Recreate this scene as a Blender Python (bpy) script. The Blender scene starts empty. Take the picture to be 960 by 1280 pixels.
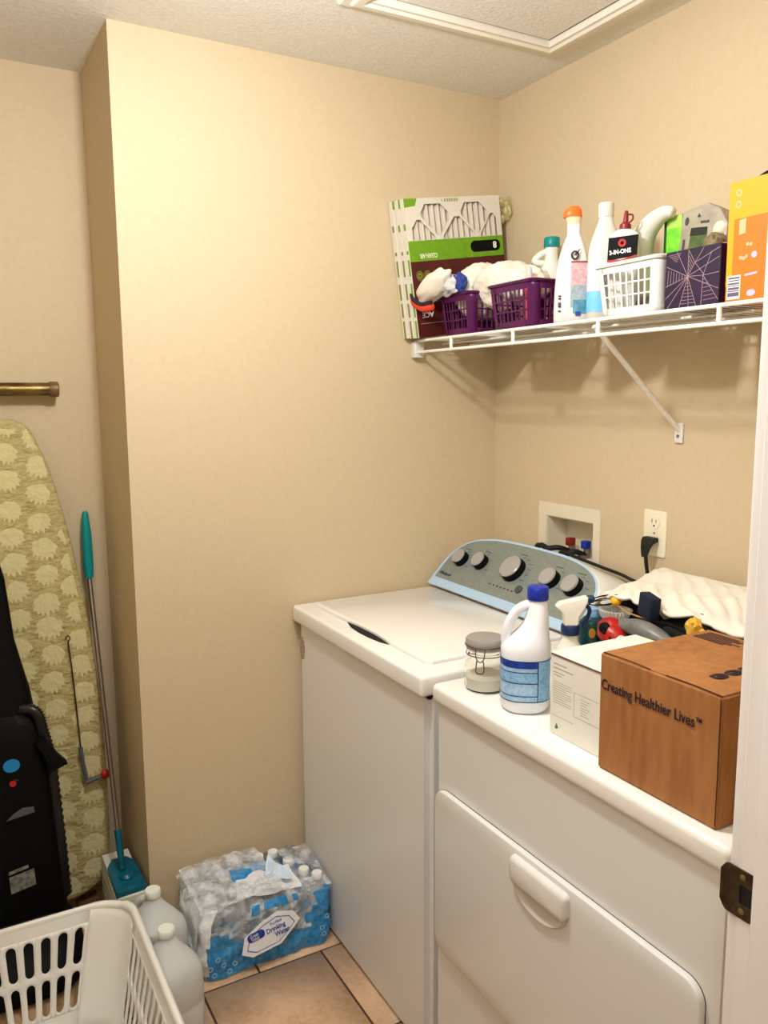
import bpy, bmesh, math, random
from mathutils import Vector, Matrix, noise
random.seed(4)
S = bpy.context.scene
COL = S.collection
PI = math.pi

# ---------------------------------------------------------------- camera
FPX = 1017.35
cam = bpy.data.cameras.new('camera')
cam.sensor_fit = 'VERTICAL'; cam.sensor_height = 36; cam.lens = FPX * 36 / 1280
cam.clip_start = 0.02
co = bpy.data.objects.new('camera', cam); COL.objects.link(co)
yaw, pit, rol = [math.radians(a) for a in (28.976, 8.1045, -0.366)]
fw = Vector((math.sin(yaw)*math.cos(pit), math.cos(yaw)*math.cos(pit), -math.sin(pit)))
rt = Vector((math.cos(yaw), -math.sin(yaw), 0)); up = rt.cross(fw)
r2 = math.cos(rol)*rt + math.sin(rol)*up; u2 = -math.sin(rol)*rt + math.cos(rol)*up
M = Matrix((( r2.x, u2.x, -fw.x), (r2.y, u2.y, -fw.y), (r2.z, u2.z, -fw.z))).to_4x4()
M.translation = Vector((-1.59092, -2.12764, 1.50549))
co.matrix_world = M
S.camera = co
# ---------------------------------------------------------------- world, lights, exposure
w = bpy.data.worlds.new('world'); S.world = w; w.use_nodes = True
w.node_tree.nodes['Background'].inputs[0].default_value = (1, .93, .84, 1)
w.node_tree.nodes['Background'].inputs[1].default_value = 0.35
S.view_settings.view_transform = 'Standard'; S.view_settings.look = 'None'
S.view_settings.gamma = 1; S.view_settings.use_curve_mapping = False
S.view_settings.exposure = 0.0
def lamp(name, loc, energy, col, rad):
    l = bpy.data.lights.new(name, 'POINT'); l.energy = energy; l.color = col; l.shadow_soft_size = rad
    o = bpy.data.objects.new(name, l); COL.objects.link(o); o.location = loc
lamp('ceiling_lamp_light', (-1.13, -0.93, 2.17), 38, (.965, .98, 1), .05)
lamp('hall_fill_light', (-1.98, -2.45, 2.28), 26, (.97, .97, 1), .14)  # unseen fill light, added to brighten the lower room and the jamb

# ---------------------------------------------------------------- materials
def lin(c):
    return tuple(((v/255)/12.92 if v/255 <= .04045 else ((v/255+.055)/1.055)**2.4) for v in c)
MATS = {}
def mat(name, c, rough=.5, metal=0, bump=None, var=None, trans=0, alpha=1, ior=1.45, coat=0, stretch=None, emit=None, sub=0, avar=None):
    if name in MATS: return MATS[name]
    m = bpy.data.materials.new(name); m.use_nodes = True; MATS[name] = m
    nt = m.node_tree; b = nt.nodes['Principled BSDF']; L = nt.links
    col = lin(c) + (1,)
    b.inputs['Base Color'].default_value = col
    b.inputs['Roughness'].default_value = rough; b.inputs['Metallic'].default_value = metal
    b.inputs['Transmission Weight'].default_value = trans; b.inputs['Alpha'].default_value = alpha
    b.inputs['IOR'].default_value = ior; b.inputs['Coat Weight'].default_value = coat
    if sub:
        b.inputs['Subsurface Weight'].default_value = sub; b.inputs['Subsurface Radius'].default_value = (.02, .02, .02)
    tc = nt.nodes.new('ShaderNodeTexCoord'); src = tc.outputs['Object']
    if stretch:
        mp = nt.nodes.new('ShaderNodeMapping'); mp.inputs['Scale'].default_value = stretch
        L.new(src, mp.inputs[0]); src = mp.outputs[0]
    def nz(scale, detail=3):
        n = nt.nodes.new('ShaderNodeTexNoise'); n.inputs['Scale'].default_value = scale
        n.inputs['Detail'].default_value = detail; L.new(src, n.inputs['Vector']); return n
    vs = var if isinstance(var, list) else ([var] if var else [])
    prev = None
    for v in vs:                        # (scale, colour2, amount)
        n = nz(v[0], 4); rp = nt.nodes.new('ShaderNodeMapRange')
        rp.inputs['From Min'].default_value = .38; rp.inputs['From Max'].default_value = .66
        rp.inputs['To Max'].default_value = v[2]
        L.new(n.outputs['Fac'], rp.inputs['Value'])
        mx = nt.nodes.new('ShaderNodeMix'); mx.data_type = 'RGBA'
        L.new(rp.outputs[0], mx.inputs[0])
        if prev: L.new(prev, mx.inputs[6])
        else: mx.inputs[6].default_value = col
        mx.inputs[7].default_value = lin(v[1]) + (1,)
        prev = mx.outputs[2]
    if prev: L.new(prev, b.inputs['Base Color'])
    if avar:                            # (scale, alpha low, alpha high)
        n = nz(avar[0], 5); rp = nt.nodes.new('ShaderNodeMapRange')
        rp.inputs['From Min'].default_value = .42; rp.inputs['From Max'].default_value = .62
        rp.inputs['To Min'].default_value = avar[1]; rp.inputs['To Max'].default_value = avar[2]
        L.new(n.outputs['Fac'], rp.inputs['Value']); L.new(rp.outputs[0], b.inputs['Alpha'])
    if bump:
        n = nz(bump[0], 4); bp = nt.nodes.new('ShaderNodeBump')
        bp.inputs['Strength'].default_value = bump[1]; bp.inputs['Distance'].default_value = bump[2] if len(bump) > 2 else .002
        L.new(n.outputs['Fac'], bp.inputs['Height']); L.new(bp.outputs[0], b.inputs['Normal'])
    return m

WALL = mat('wall_paint', (208, 189, 155), .62, bump=(140, .4, .0018), var=[(60, (198, 178, 143), .3)])
HALL = mat('hall_paint', (150, 134, 112), .7)  # unseen hall walls, toned darker to cut bounced light
CEIL = mat('ceiling_texture', (232, 228, 218), .85, bump=(130, .7, .003), var=[(110, (216, 210, 198), .5)])
WHITE = mat('white_trim_paint', (236, 232, 230), .35, bump=(30, .12, .001))
CREAM = mat('cream_trim_paint', (226, 219, 203), .5)
GROUT = mat('dark_grout', (78, 54, 42), .9, bump=(200, .5))
TILE = mat('beige_tile', (216, 181, 146), .45, bump=(25, .25, .003), var=[(9, (188, 146, 108), .75), (60, (226, 196, 164), .5)])
ENAMEL = mat('white_enamel', (224, 223, 220), .3, coat=.3, bump=(90, .06, .0008))
ENAMEL2 = mat('white_enamel_deck', (238, 236, 230), .22, coat=.4)
DARK = mat('gap_shade', (14, 12, 12), .8)  # near-black colour standing in for shade inside gaps and openings
BLACK = mat('black_plastic', (3, 3, 4), .6, ior=1.25)
BLACKR = mat('black_rubber', (12, 12, 12), .6)
PANEL = mat('brushed_grey_panel', (146, 156, 150), .42, .35, bump=(90, .25, .001), stretch=(1, 1, 6), var=(40, (128, 138, 132), .5))
PALEBLUE = mat('pale_blue_trim', (178, 208, 232), .3)
CHROME = mat('satin_chrome', (190, 192, 192), .3, .55, bump=(60, .2, .001))
STEEL = mat('worn_steel', (150, 140, 130), .35, .9)
WPLAST = mat('white_plastic', (226, 225, 221), .38, var=(7, (216, 213, 206), .5))
WWIRE = mat('white_vinyl_wire', (240, 238, 228), .4)
CARD = mat('brown_cardboard', (160, 106, 58), .72, bump=(60, .3, .001), stretch=(1, 1, .18), var=[(14, (138, 86, 42), .8), (70, (180, 124, 70), .5)])
CARDD = mat('cardboard_crease', (66, 36, 14), .9)
CARDW = mat('white_cardboard', (232, 229, 218), .6, var=(12, (222, 217, 203), .6))
INK = mat('dark_ink', (38, 26, 38), .7)
GREYINK = mat('grey_ink', (168, 166, 160), .8)
GLASS = mat('clear_glass', (250, 250, 246), .03, trans=1, ior=1.18)
LIDGREY = mat('frosted_grey_glass', (172, 164, 158), .35, trans=.3)
POWDER = mat('white_powder', (240, 236, 226), .9, bump=(120, .5))
JUGW = mat('bleach_white', (236, 238, 244), .35, sub=.15)
BLUECAP = mat('deep_blue_plastic', (14, 44, 158), .35)
LBLUE = mat('label_light_blue', (120, 182, 228), .4, var=[(40, (86, 152, 206), .7), (200, (200, 226, 244), .45)])
LNAVY = mat('label_navy', (20, 44, 140), .4, var=(90, (36, 84, 190), .6))
LPALE = mat('label_pale_blue', (176, 210, 238), .4, var=(160, (120, 178, 224), .7))
TEAL = mat('teal_plastic', (0, 138, 138), .35)
TEALD = mat('dark_teal_plastic', (0, 96, 118), .35, var=(30, (0, 70, 92), .6))
SILVER = mat('label_silver', (150, 152, 146), .4, .3, var=(90, (90, 92, 88), .9))
PURPLE = mat('purple_plastic', (84, 8, 76), .35, var=(10, (64, 6, 56), .6))
TOWEL = mat('white_towel', (236, 229, 214), .95, bump=(220, .5, .002), var=(9, (226, 216, 198), .5))
NAVY = mat('navy_cloth', (14, 26, 48), .8)
BLUECLOTH = mat('blue_cloth', (44, 62, 138), .8)
RED = mat('red_plastic', (190, 30, 26), .32, var=(40, (150, 18, 16), .5))
DRED = mat('dark_red_plastic', (132, 20, 24), .4)
ORRED = mat('orange_red_cloth', (226, 66, 44), .8)
ORANGE = mat('orange_plastic', (252, 112, 32), .35)
OBOX = mat('orange_carton', (246, 116, 10), .5, var=(20, (250, 110, 24), .5))
YBOX = mat('yellow_orange_carton', (246, 160, 16), .5)
PEACH = mat('carton_print_peach', (254, 178, 130), .6)
LILAC = mat('carton_print_lilac', (196, 180, 214), .6)
GREEN = mat('filter_green', (112, 164, 22), .55, var=(50, (96, 146, 14), .6))
MAROON = mat('filter_maroon', (82, 18, 16), .55, var=(30, (64, 10, 8), .6))
FCARD = mat('filter_cardboard', (222, 216, 202), .75)
PLEAT = mat('filter_pleat', (214, 204, 188), .9)
OLIVE = mat('olive_ink', (128, 130, 44), .7)
BOXGREEN = mat('green_carton', (70, 190, 32), .5, var=(30, (150, 220, 60), .9))
PALEGREEN = mat('pale_green_carton', (176, 214, 96), .5)
GREYPK = mat('grey_packet', (168, 160, 140), .5, bump=(40, .6, .004), var=(30, (132, 124, 104), .6))
DGREEN = mat('dark_green_cloth', (14, 30, 20), .9, bump=(40, .6, .004), var=(20, (6, 10, 8), .8))
BGREEN = mat('green_bottle', (4, 66, 44), .2, var=(30, (0, 46, 84), .8))
YEL = mat('yellow_plastic', (250, 190, 20), .5)
GOLD = mat('gold_print', (196, 140, 30), .5)
TISSUE = mat('dark_purple_carton', (38, 16, 52), .5, var=(12, (18, 14, 34), .8))
LINEPINK = mat('pale_pink_foil', (176, 146, 150), .5)
FILM = mat('clear_film', (242, 247, 252), .1, avar=(26, .12, .62), bump=(34, 1, .03))
HAZE = mat('hazy_film', (240, 246, 252), .15, avar=(30, .3, .75), bump=(34, 1, .03))
PET = mat('clear_bottle_plastic', (236, 244, 250), .1, alpha=.45)
WATER = mat('bottle_water', (206, 226, 238), .05, trans=.9, ior=1.1)
BLUEFILM = mat('blue_printed_film', (28, 148, 222), .22, alpha=.9, bump=(30, .8, .01), var=[(34, (16, 116, 190), .8), (80, (120, 196, 232), .45)])
WFILM = mat('white_printed_film', (234, 236, 240), .3, bump=(30, .8, .01))
HDPE = mat('frosted_jug_plastic', (234, 238, 236), .32, alpha=.72, var=(8, (218, 224, 222), .6))
HDPE2 = mat('jug_cap_plastic', (232, 236, 228), .35)
BRONZE = mat('tarnished_bronze', (108, 84, 46), .38, .75, bump=(60, .5), var=[(26, (52, 36, 18), .9), (70, (176, 150, 84), .5)], stretch=(.35, 1, 1))
BROWNCAP = mat('brown_end_cap', (122, 94, 60), .45, .3)
COVER = mat('olive_board_cloth', (182, 166, 116), .85, bump=(34, .9, .01), var=[(28, (156, 138, 76), .8), (90, (204, 190, 132), .6)], stretch=(1, 1, 2.2))
LEAF = mat('cream_leaf_print', (212, 202, 152), .85, bump=(60, .7, .006), var=(50, (208, 196, 138), .7))
PLATEBR = mat('dark_bronze_plate', (58, 46, 32), .42, .6, var=(60, (96, 80, 56), .7))
BRASS = mat('brass_screw', (150, 130, 80), .4, .8)
IVORY = mat('ivory_plastic', (238, 230, 204), .4)
BOXW = mat('outlet_box_plastic', (222, 214, 190), .5)
SLOT = mat('slot_dark', (40, 30, 24), .8)
BASKETW = mat('basket_white_plastic', (238, 236, 230), .36, var=(5, (230, 226, 218), .5))
SPRAYW = mat('cream_plastic', (238, 232, 216), .4)
STICK = mat('pink_grey_sticker', (186, 160, 144), .6, var=(140, (130, 100, 90), .8))

# ---------------------------------------------------------------- geometry helpers
ORG = Vector((0, 0, 0))
def setp(o, label=None, cat=None, group=None, kind=None):
    if label: o['label'] = label
    if cat: o['category'] = cat
    if group: o['group'] = group
    if kind: o['kind'] = kind
def thing(name, label, cat, loc, rotz=0, group=None, world=True, rot=None):
    """An Empty at the thing's base; with world=True its parts are written in world coordinates."""
    global ORG
    o = bpy.data.objects.new(name, None); COL.objects.link(o); o.empty_display_size = .05
    o.location = loc; o.rotation_euler = rot if rot else (0, 0, rotz); setp(o, label, cat, group)
    ORG = Vector(loc) if world else Vector((0, 0, 0))
    return o
def wset():
    global ORG
    ORG = Vector((0, 0, 0))
def obj(name, bm, m, parent=None, label=None, sharp=38, kind=None, smooth=True, bevel=0, solid=0, keep=False):
    if ORG.length: bmesh.ops.translate(bm, verts=bm.verts, vec=-ORG)
    bm.normal_update()
    for f in bm.faces: f.smooth = smooth
    if smooth:
        for e in bm.edges:
            if len(e.link_faces) == 2 and e.calc_face_angle(0) > math.radians(sharp): e.smooth = False
    me = bpy.data.meshes.new(name); bm.to_mesh(me); bm.free()
    for mm in (m if isinstance(m, (list, tuple)) else [m]): me.materials.append(mm)
    o = bpy.data.objects.new(name, me); COL.objects.link(o)
    if parent: o.parent = parent
    if label: o['label'] = label
    if kind: o['kind'] = kind
    if solid:
        md = o.modifiers.new('s', 'SOLIDIFY'); md.thickness = solid; md.offset = 0
    if bevel:
        md = o.modifiers.new('b', 'BEVEL'); md.width = bevel; md.segments = 2; md.limit_method = 'ANGLE'; md.angle_limit = math.radians(40)
    return o
def box(bm, x0, x1, y0, y1, z0, z1, bev=0, seg=3, mtx=None):
    r = bmesh.ops.create_cube(bm, size=1)
    vs = r['verts']
    for v in vs:
        v.co = Vector(((x0+x1)/2 + v.co.x*(x1-x0), (y0+y1)/2 + v.co.y*(y1-y0), (z0+z1)/2 + v.co.z*(z1-z0)))
    if mtx: 
        for v in vs: v.co = mtx @ v.co
    if bev:
        es = list({e for v in vs for e in v.link_edges})
        bmesh.ops.bevel(bm, geom=es, offset=bev, segments=seg, profile=.5, affect='EDGES', clamp_overlap=True)
    return bm
def B(*a, **k): return box(bmesh.new(), *a, **k)
def loft(bm, rings, caps=True):
    rr = [[bm.verts.new(p) for p in r] for r in rings]; n = len(rr[0])
    for a, b in zip(rr, rr[1:]):
        for i in range(n): bm.faces.new((a[i], a[(i+1) % n], b[(i+1) % n], b[i]))
    if caps:
        bm.faces.new(list(reversed(rr[0]))); bm.faces.new(rr[-1])
    return bm
def se_ring(cx, cy, z, rx, ry, p=2, n=32):
    out = []
    for i in range(n):
        a = 2*PI*i/n; c, s = math.cos(a), math.sin(a)
        out.append(Vector((cx + rx*math.copysign(abs(c)**(2/p), c), cy + ry*math.copysign(abs(s)**(2/p), s), z)))
    return out
def lathe(bm, prof, c=(0, 0, 0), n=28, mtx=None, caps=True):
    rings = []
    for r, z in prof:
        ring = [Vector((c[0] + max(r, 1e-4)*math.cos(2*PI*i/n), c[1] + max(r, 1e-4)*math.sin(2*PI*i/n), c[2] + z)) for i in range(n)]
        if mtx: ring = [mtx @ v for v in ring]
        rings.append(ring)
    return loft(bm, rings, caps)
def tube(bm, pts, r, n=10, closed=False):
    pts = [Vector(p) for p in pts]; N = len(pts); rings = []; prev = None
    for i, p in enumerate(pts):
        if closed: t = (pts[(i+1) % N] - pts[i-1]).normalized()
        else: t = (pts[min(i+1, N-1)] - pts[max(i-1, 0)]).normalized()
        if prev is None:
            a = Vector((0, 0, 1)) if abs(t.z) < .9 else Vector((1, 0, 0)); u = t.cross(a).normalized()
        else: u = (prev - t*prev.dot(t)).normalized()
        prev = u; v = t.cross(u); rad = r[i] if isinstance(r, (list, tuple)) else r
        rings.append([p + rad*(math.cos(2*PI*k/n)*u + math.sin(2*PI*k/n)*v) for k in range(n)])
    if closed: rings.append(rings[0])
    if closed:
        rr = [[bm.verts.new(q) for q in rg] for rg in rings[:-1]]; rr.append(rr[0])
        for a, b in zip(rr, rr[1:]):
            for i in range(n): bm.faces.new((a[i], a[(i+1) % n], b[(i+1) % n], b[i]))
        return bm
    return loft(bm, rings)
def smooth_pts(pts, k=6, closed=False):
    P = [Vector(p) for p in pts]; n = len(P); out = []
    rng = range(n if closed else n-1)
    for i in rng:
        g = lambda j: P[j % n] if closed else P[max(0, min(n-1, j))]
        p0, p1, p2, p3 = g(i-1), g(i), g(i+1), g(i+2)
        for j in range(k):
            t = j/k
            out.append(.5*((2*p1) + (p2-p0)*t + (2*p0-5*p1+4*p2-p3)*t*t + (3*p1-p0-3*p2+p3)*t**3))
    if not closed: out.append(P[-1])
    return out
def frame(o, x, y):
    """matrix from local (u, v, n) to world"""
    x = Vector(x).normalized(); y = Vector(y); y = (y - x*y.dot(x)).normalized(); z = x.cross(y)
    m = Matrix(((x.x, y.x, z.x), (x.y, y.y, z.y), (x.z, y.z, z.z))).to_4x4(); m.translation = Vector(o); return m
def plate(outline, holes=(), t=.001, mtx=None, z0=0, bev=0):
    """flat plate with holes: filled curve turned into a mesh, from z0 to z0+t in local frame"""
    cu = bpy.data.curves.new('tmp', 'CURVE'); cu.dimensions = '2D'; cu.fill_mode = 'BOTH'; cu.extrude = t/2; cu.bevel_depth = bev; cu.bevel_resolution = 1
    for pl in [outline] + list(holes):
        sp = cu.splines.new('POLY'); sp.points.add(len(pl)-1); sp.use_cyclic_u = True
        for q, p in zip(sp.points, pl): q.co = (p[0], p[1], 0, 1)
    o = bpy.data.objects.new('tmp', cu); COL.objects.link(o)
    me = bpy.data.meshes.new_from_object(o.evaluated_get(bpy.context.evaluated_depsgraph_get()))
    bm = bmesh.new(); bm.from_mesh(me)
    bpy.data.objects.remove(o); bpy.data.curves.remove(cu); bpy.data.meshes.remove(me)
    bmesh.ops.remove_doubles(bm, verts=bm.verts, dist=1e-6)
    for v in bm.verts: v.co.z += z0 + t/2
    if mtx: bm.transform(mtx)
    return bm
def merge(bm, b2):
    me = bpy.data.meshes.new('t'); b2.to_mesh(me); b2.free(); bm.from_mesh(me); bpy.data.meshes.remove(me); return bm
def rrect(x0, x1, y0, y1, r, k=5):
    out = []
    for cx, cy, a0 in ((x1-r, y1-r, 0), (x0+r, y1-r, 90), (x0+r, y0+r, 180), (x1-r, y0+r, 270)):
        for i in range(k+1):
            a = math.radians(a0 + 90*i/k); out.append((cx + r*math.cos(a), cy + r*math.sin(a)))
    return out
def circ(cx, cy, r, n=20, ry=None): return [(cx + r*math.cos(2*PI*i/n), cy + (ry or r)*math.sin(2*PI*i/n)) for i in range(n)]
def text(body, size, m, parent, mtx, name='lettering', align='LEFT', sx=1, bold=0, t=.0003, width=None):
    cu = bpy.data.curves.new('txt', 'FONT'); cu.body = body; cu.size = size; cu.align_x = align; cu.extrude = t; cu.offset = bold
    cu.resolution_u = 3
    o = bpy.data.objects.new('txt', cu); COL.objects.link(o)
    me = bpy.data.meshes.new_from_object(o.evaluated_get(bpy.context.evaluated_depsgraph_get()))
    bm = bmesh.new(); bm.from_mesh(me); bpy.data.objects.remove(o); bpy.data.curves.remove(cu); bpy.data.meshes.remove(me)
    if width: sx = width/max(v.co.x for v in bm.verts)
    for v in bm.verts: v.co.x *= sx
    bm.transform(mtx)
    return obj(name, bm, m, parent, smooth=False)
def lump(bm, c, r, n=3, amp=.15, fr=3, seed=0, mtx=None):
    r0 = bmesh.ops.create_icosphere(bm, subdivisions=n, radius=1)
    for v in r0['verts']:
        d = v.co.normalized(); k = 1 + amp*noise.noise(d*fr + Vector((seed, seed*2.3, 0)))*2
        v.co = Vector((c[0]+d.x*r[0]*k, c[1]+d.y*r[1]*k, c[2]+d.z*r[2]*k))
        if mtx: v.co = mtx @ v.co
    return bm
def grid(fn, nu, nv):
    bm = bmesh.new(); V = [[bm.verts.new(fn(i/nu, j/nv)) for j in range(nv+1)] for i in range(nu+1)]
    for i in range(nu):
        for j in range(nv): bm.faces.new((V[i][j], V[i+1][j], V[i+1][j+1], V[i][j+1]))
    return bm
def copy_tree(o, parent=None):
    c = o.copy(); COL.objects.link(c)
    if parent: c.parent = parent
    for ch in list(o.children): copy_tree(ch, c)
    return c
def struct(name, bm, m, **k):
    wset(); o = obj(name, bm, m, **k); o['kind'] = 'structure'; return o

# ================================================================ THE ROOM
H = 2.3945
AL = -1.156          # left end of the projecting wall
D = .37              # alcove depth
LX = -2.25           # left wall
# floor: grout slab, tiles laid in a running bond
fl = struct('floor', B(LX, .1, -3.6, .5, -.06, -.004), GROUT, smooth=False)
tm = {}
def tile_mesh(w_, h_):
    key = (round(w_, 3), round(h_, 3))
    if key not in tm:
        bm = B(-w_/2, w_/2, -h_/2, h_/2, -.01, 0)
        es = [e for e in bm.edges if all(v.co.z > -.001 for v in e.verts)]
        bmesh.ops.bevel(bm, geom=es, offset=.002, segments=2, affect='EDGES')
        for f in bm.faces: f.smooth = True
        me = bpy.data.meshes.new('tile'); bm.to_mesh(me); bm.free(); me.materials.append(TILE); tm[key] = me
    return tm[key]
P, G = .331, .007
row = 0; y = -.250 + 2*P
while y > -3.5:
    xo = -1.09 + (.155 if row % 2 == 1 else 0)
    x = xo - 4*P
    while x < .05:
        x0, x1, y0, y1 = max(x, LX), min(x+P, .04), y-P, min(y, D)
        if x1 - x0 > .03 and y1 - y0 > .03:
            t = bpy.data.objects.new('tile', tile_mesh(x1-x0-G, y1-y0-G)); COL.objects.link(t); t.parent = fl
            t.location = ((x0+x1)/2, (y0+y1)/2, random.uniform(-.0006, .0002))
        x += P
    y -= P; row += 1
struct('wall_back', B(AL, .1, 0, .1, -.02, H), WALL, smooth=False)
struct('wall_return', B(AL, AL+.1, .1, D, -.02, H), WALL, smooth=False)
struct('wall_alcove', B(LX-.1, AL+.1, D, D+.1, -.02, H), WALL, smooth=False)
struct('wall_left', B(LX-.1, LX, -3.6, D, -.02, H), WALL, smooth=False)
bm = bmesh.new()
hy0, hy1, hz0, hz1 = -.458, -.262, 1.035, 1.152
box(bm, 0, .12, -1.8, hy0, -.02, H); box(bm, 0, .12, hy1, 0, -.02, H)
box(bm, 0, .12, hy0, hy1, -.02, hz0); box(bm, 0, .12, hy0, hy1, hz1, H)
struct('wall_right', bm, WALL, smooth=False)
DJ, DL = -.896, -1.74
bm = bmesh.new()
box(bm, DJ+.02, 0, -1.74, -1.625, -.02, H); box(bm, LX, DL-.02, -1.74, -1.625, -.02, H); box(bm, DL-.02, DJ+.02, -1.74, -1.625, 2.06, H)
struct('wall_front', bm, WALL, smooth=False)
struct('wall_hall', B(LX-.1, .1, -3.7, -3.6, -.02, H), HALL, smooth=False)
struct('wall_hall_right', B(0, .12, -3.6, -1.8, -.02, H), HALL, smooth=False)
struct('ceiling', B(LX-.1, .2, -3.7, .5, H, H+.08), CEIL, smooth=False)
# door frame
struct('trim_1', B(DJ, DJ+.02, -1.74, -1.622, 0, 2.05, bev=.0015, seg=1), WHITE).name = 'trim_1'
jamb = bpy.data.objects['trim_1']
struct('trim_2', B(DJ-.011, DJ, -1.74, -1.6465, 0, 2.05, bev=.002, seg=2), WHITE)                      # door stop
bm = B(DJ+.003, DJ+.062, -1.625, -1.609, 0, 2.11, bev=.004, seg=3)
struct('trim_3', bm, WHITE)                                                                            # casing, room side
bm = bmesh.new(); box(bm, DL-.02, DL, -1.74, -1.622, 0, 2.05, bev=.0015, seg=1); box(bm, DL-.02, DJ+.02, -1.74, -1.622, 2.05, 2.07, bev=.0015, seg=1)
struct('trim_4', bm, WHITE)
bm = bmesh.new(); box(bm, DJ+.003, DJ+.062, -1.756, -1.74, 0, 2.11, bev=.004); box(bm, DL-.062, DL-.003, -1.756, -1.74, 0, 2.11, bev=.004)
box(bm, DL-.062, DJ+.062, -1.756, -1.74, 2.053, 2.112, bev=.004)
struct('trim_5', bm, WHITE)
# strike plate on the jamb: frame u -> -y, v -> z, n -> -x
mj = frame((DJ, -1.606, .969), (0, -1, 0), (0, 0, 1))
hole = rrect(.020, .034, .016, .037, .002, 2)
bm = plate(rrect(0, .0385, 0, .0535, .007), [hole], .0016, mj)
sp = obj('strike_plate', bm, PLATEBR, jamb, label='dark bronze strike plate with a square latch hole')
bm = plate([(-.003, .010), (.001, .004), (.001, .050), (-.003, .044)], (), .003, mj, z0=-.001)
obj('strike_lip', bm, PLATEBR, sp)
bm = bmesh.new(); lathe(bm, [(.0033, 0), (.0033, .0022), (.002, .003)], (.0235, .046, 0), 12, mj); obj('screw', bm, BRASS, sp)
bm = bmesh.new(); lathe(bm, [(.0033, 0), (.0033, .0022), (.002, .003)], (.0235, .0085, 0), 12, mj); obj('screw', bm, BRASS, sp)
obj('latch_pocket', plate(hole, (), .0004, mj, z0=.0002), DARK, sp)
# attic hatch frame on the ceiling
def moulding(bm, x0, x1, y0, y1, prof):
    for (o1, h1), (o2, h2) in zip(prof, prof[1:]):
        a = [(x0+o1, y0+o1), (x1-o1, y0+o1), (x1-o1, y1-o1), (x0+o1, y1-o1)]; b = [(x0+o2, y0+o2), (x1-o2, y0+o2), (x1-o2, y1-o2), (x0+o2, y1-o2)]
        for i in range(4):
            j = (i+1) % 4
            bm.faces.new([bm.verts.new(q) for q in ((*a[i], H-h1), (*a[j], H-h1), (*b[j], H-h2), (*b[i], H-h2))])
    bmesh.ops.remove_doubles(bm, verts=bm.verts, dist=1e-5); bmesh.ops.recalc_face_normals(bm, faces=bm.faces)
bm = bmesh.new(); moulding(bm, -.715, -.089, -1.12, -.343, [(0, -.001), (0, .008), (.004, .012), (.02, .014), (.024, .019), (.03, .021), (.044, .022), (.049, .016), (.058, .016), (.062, .006), (.062, -.001)])
tr = struct('trim_6', bm, CREAM, sharp=25)
obj('hatch_panel', B(-.647, -.157, -1.052, -.411, H-.004, H, bev=.001, seg=1), CEIL, tr, smooth=False, label='textured attic hatch panel')
obj('hatch_gap', B(-.655, -.149, -1.06, -.403, H-.0012, H), DARK, tr, smooth=False)

# ================================================================ WALL FITTINGS
# washing machine outlet box
t = thing('laundry_outlet_box', 'white recessed plumbing box in the right wall with red and blue taps', 'outlet box', (0, -.355, 1.1))
mr = frame((0, -.226, 1.02), (0, -1, 0), (0, 0, 1))   # u right along the wall, v up, n out to the room (-x)
obj('frame', plate([(0, 0), (.259, 0), (.259, .171), (0, .171)], [[(.036, .015), (.232, .015), (.232, .132), (.036, .132)]], .004, mr), BOXW, t, bevel=.001)
bm = bmesh.new()
box(bm, .075, .08, hy0, hy1, hz0, hz1); box(bm, 0, .075, hy0, hy0+.003, hz0, hz1); box(bm, 0, .075, hy1-.003, hy1, hz0, hz1)
box(bm, 0, .075, hy0+.003, hy1-.003, hz0, hz0+.003); box(bm, 0, .075, hy0+.003, hy1-.003, hz1-.003, hz1)
obj('recess', bm, BOXW, t, smooth=False)
for yy, m_, s in ((-.327, DRED, 'red tap handle'), (-.392, BLUECAP, 'dark blue tap handle')):
    bm = bmesh.new(); lathe(bm, [(.007, -.05), (.007, -.02), (.011, -.018), (.011, -.004), (.006, 0)], (.04, yy, 1.07), 14)
    box(bm, .01, .04, yy-.007, yy+.007, 1.035, 1.05)
    v_ = obj('valve', bm, STEEL, t)
    bm = B(.022, .046, yy-.011, yy+.011, 1.066, 1.09, bev=.004); obj('tap_handle', bm, m_, v_, label=s)
wset()
def hose(name, label, pts, r, m=BLACKR, cat='hose', loc=None):
    pts = smooth_pts(pts, 8); t_ = thing(name, label, cat, pts[0]); obj('hose_tube', tube(bmesh.new(), pts, r, 10), m, t_); return t_
hose('water_hose', 'black washer hose curving up into the plumbing box beside the red tap', [(.03, -.327, 1.05), (-.005, -.318, 1.062), (-.02, -.29, 1.057), (-.025, -.262, 1.062), (-.03, -.25, 1.03), (-.02, -.25, .8)], .008)
hose('water_hose', 'black washer hose below the dark blue tap in the plumbing box', [(.03, -.392, 1.048), (.0, -.385, 1.06), (-.02, -.37, 1.052), (-.03, -.35, 1.03), (-.022, -.34, .8)], .008)
hose('appliance_cord', 'thin black cable sloping down behind the washer control panel', [(-.03, -.36, 1.062), (-.028, -.43, 1.052), (-.026, -.52, 1.042), (-.026, -.615, 1.031), (-.016, -.66, 1.0), (-.012, -.72, .85)], .0045)
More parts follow.
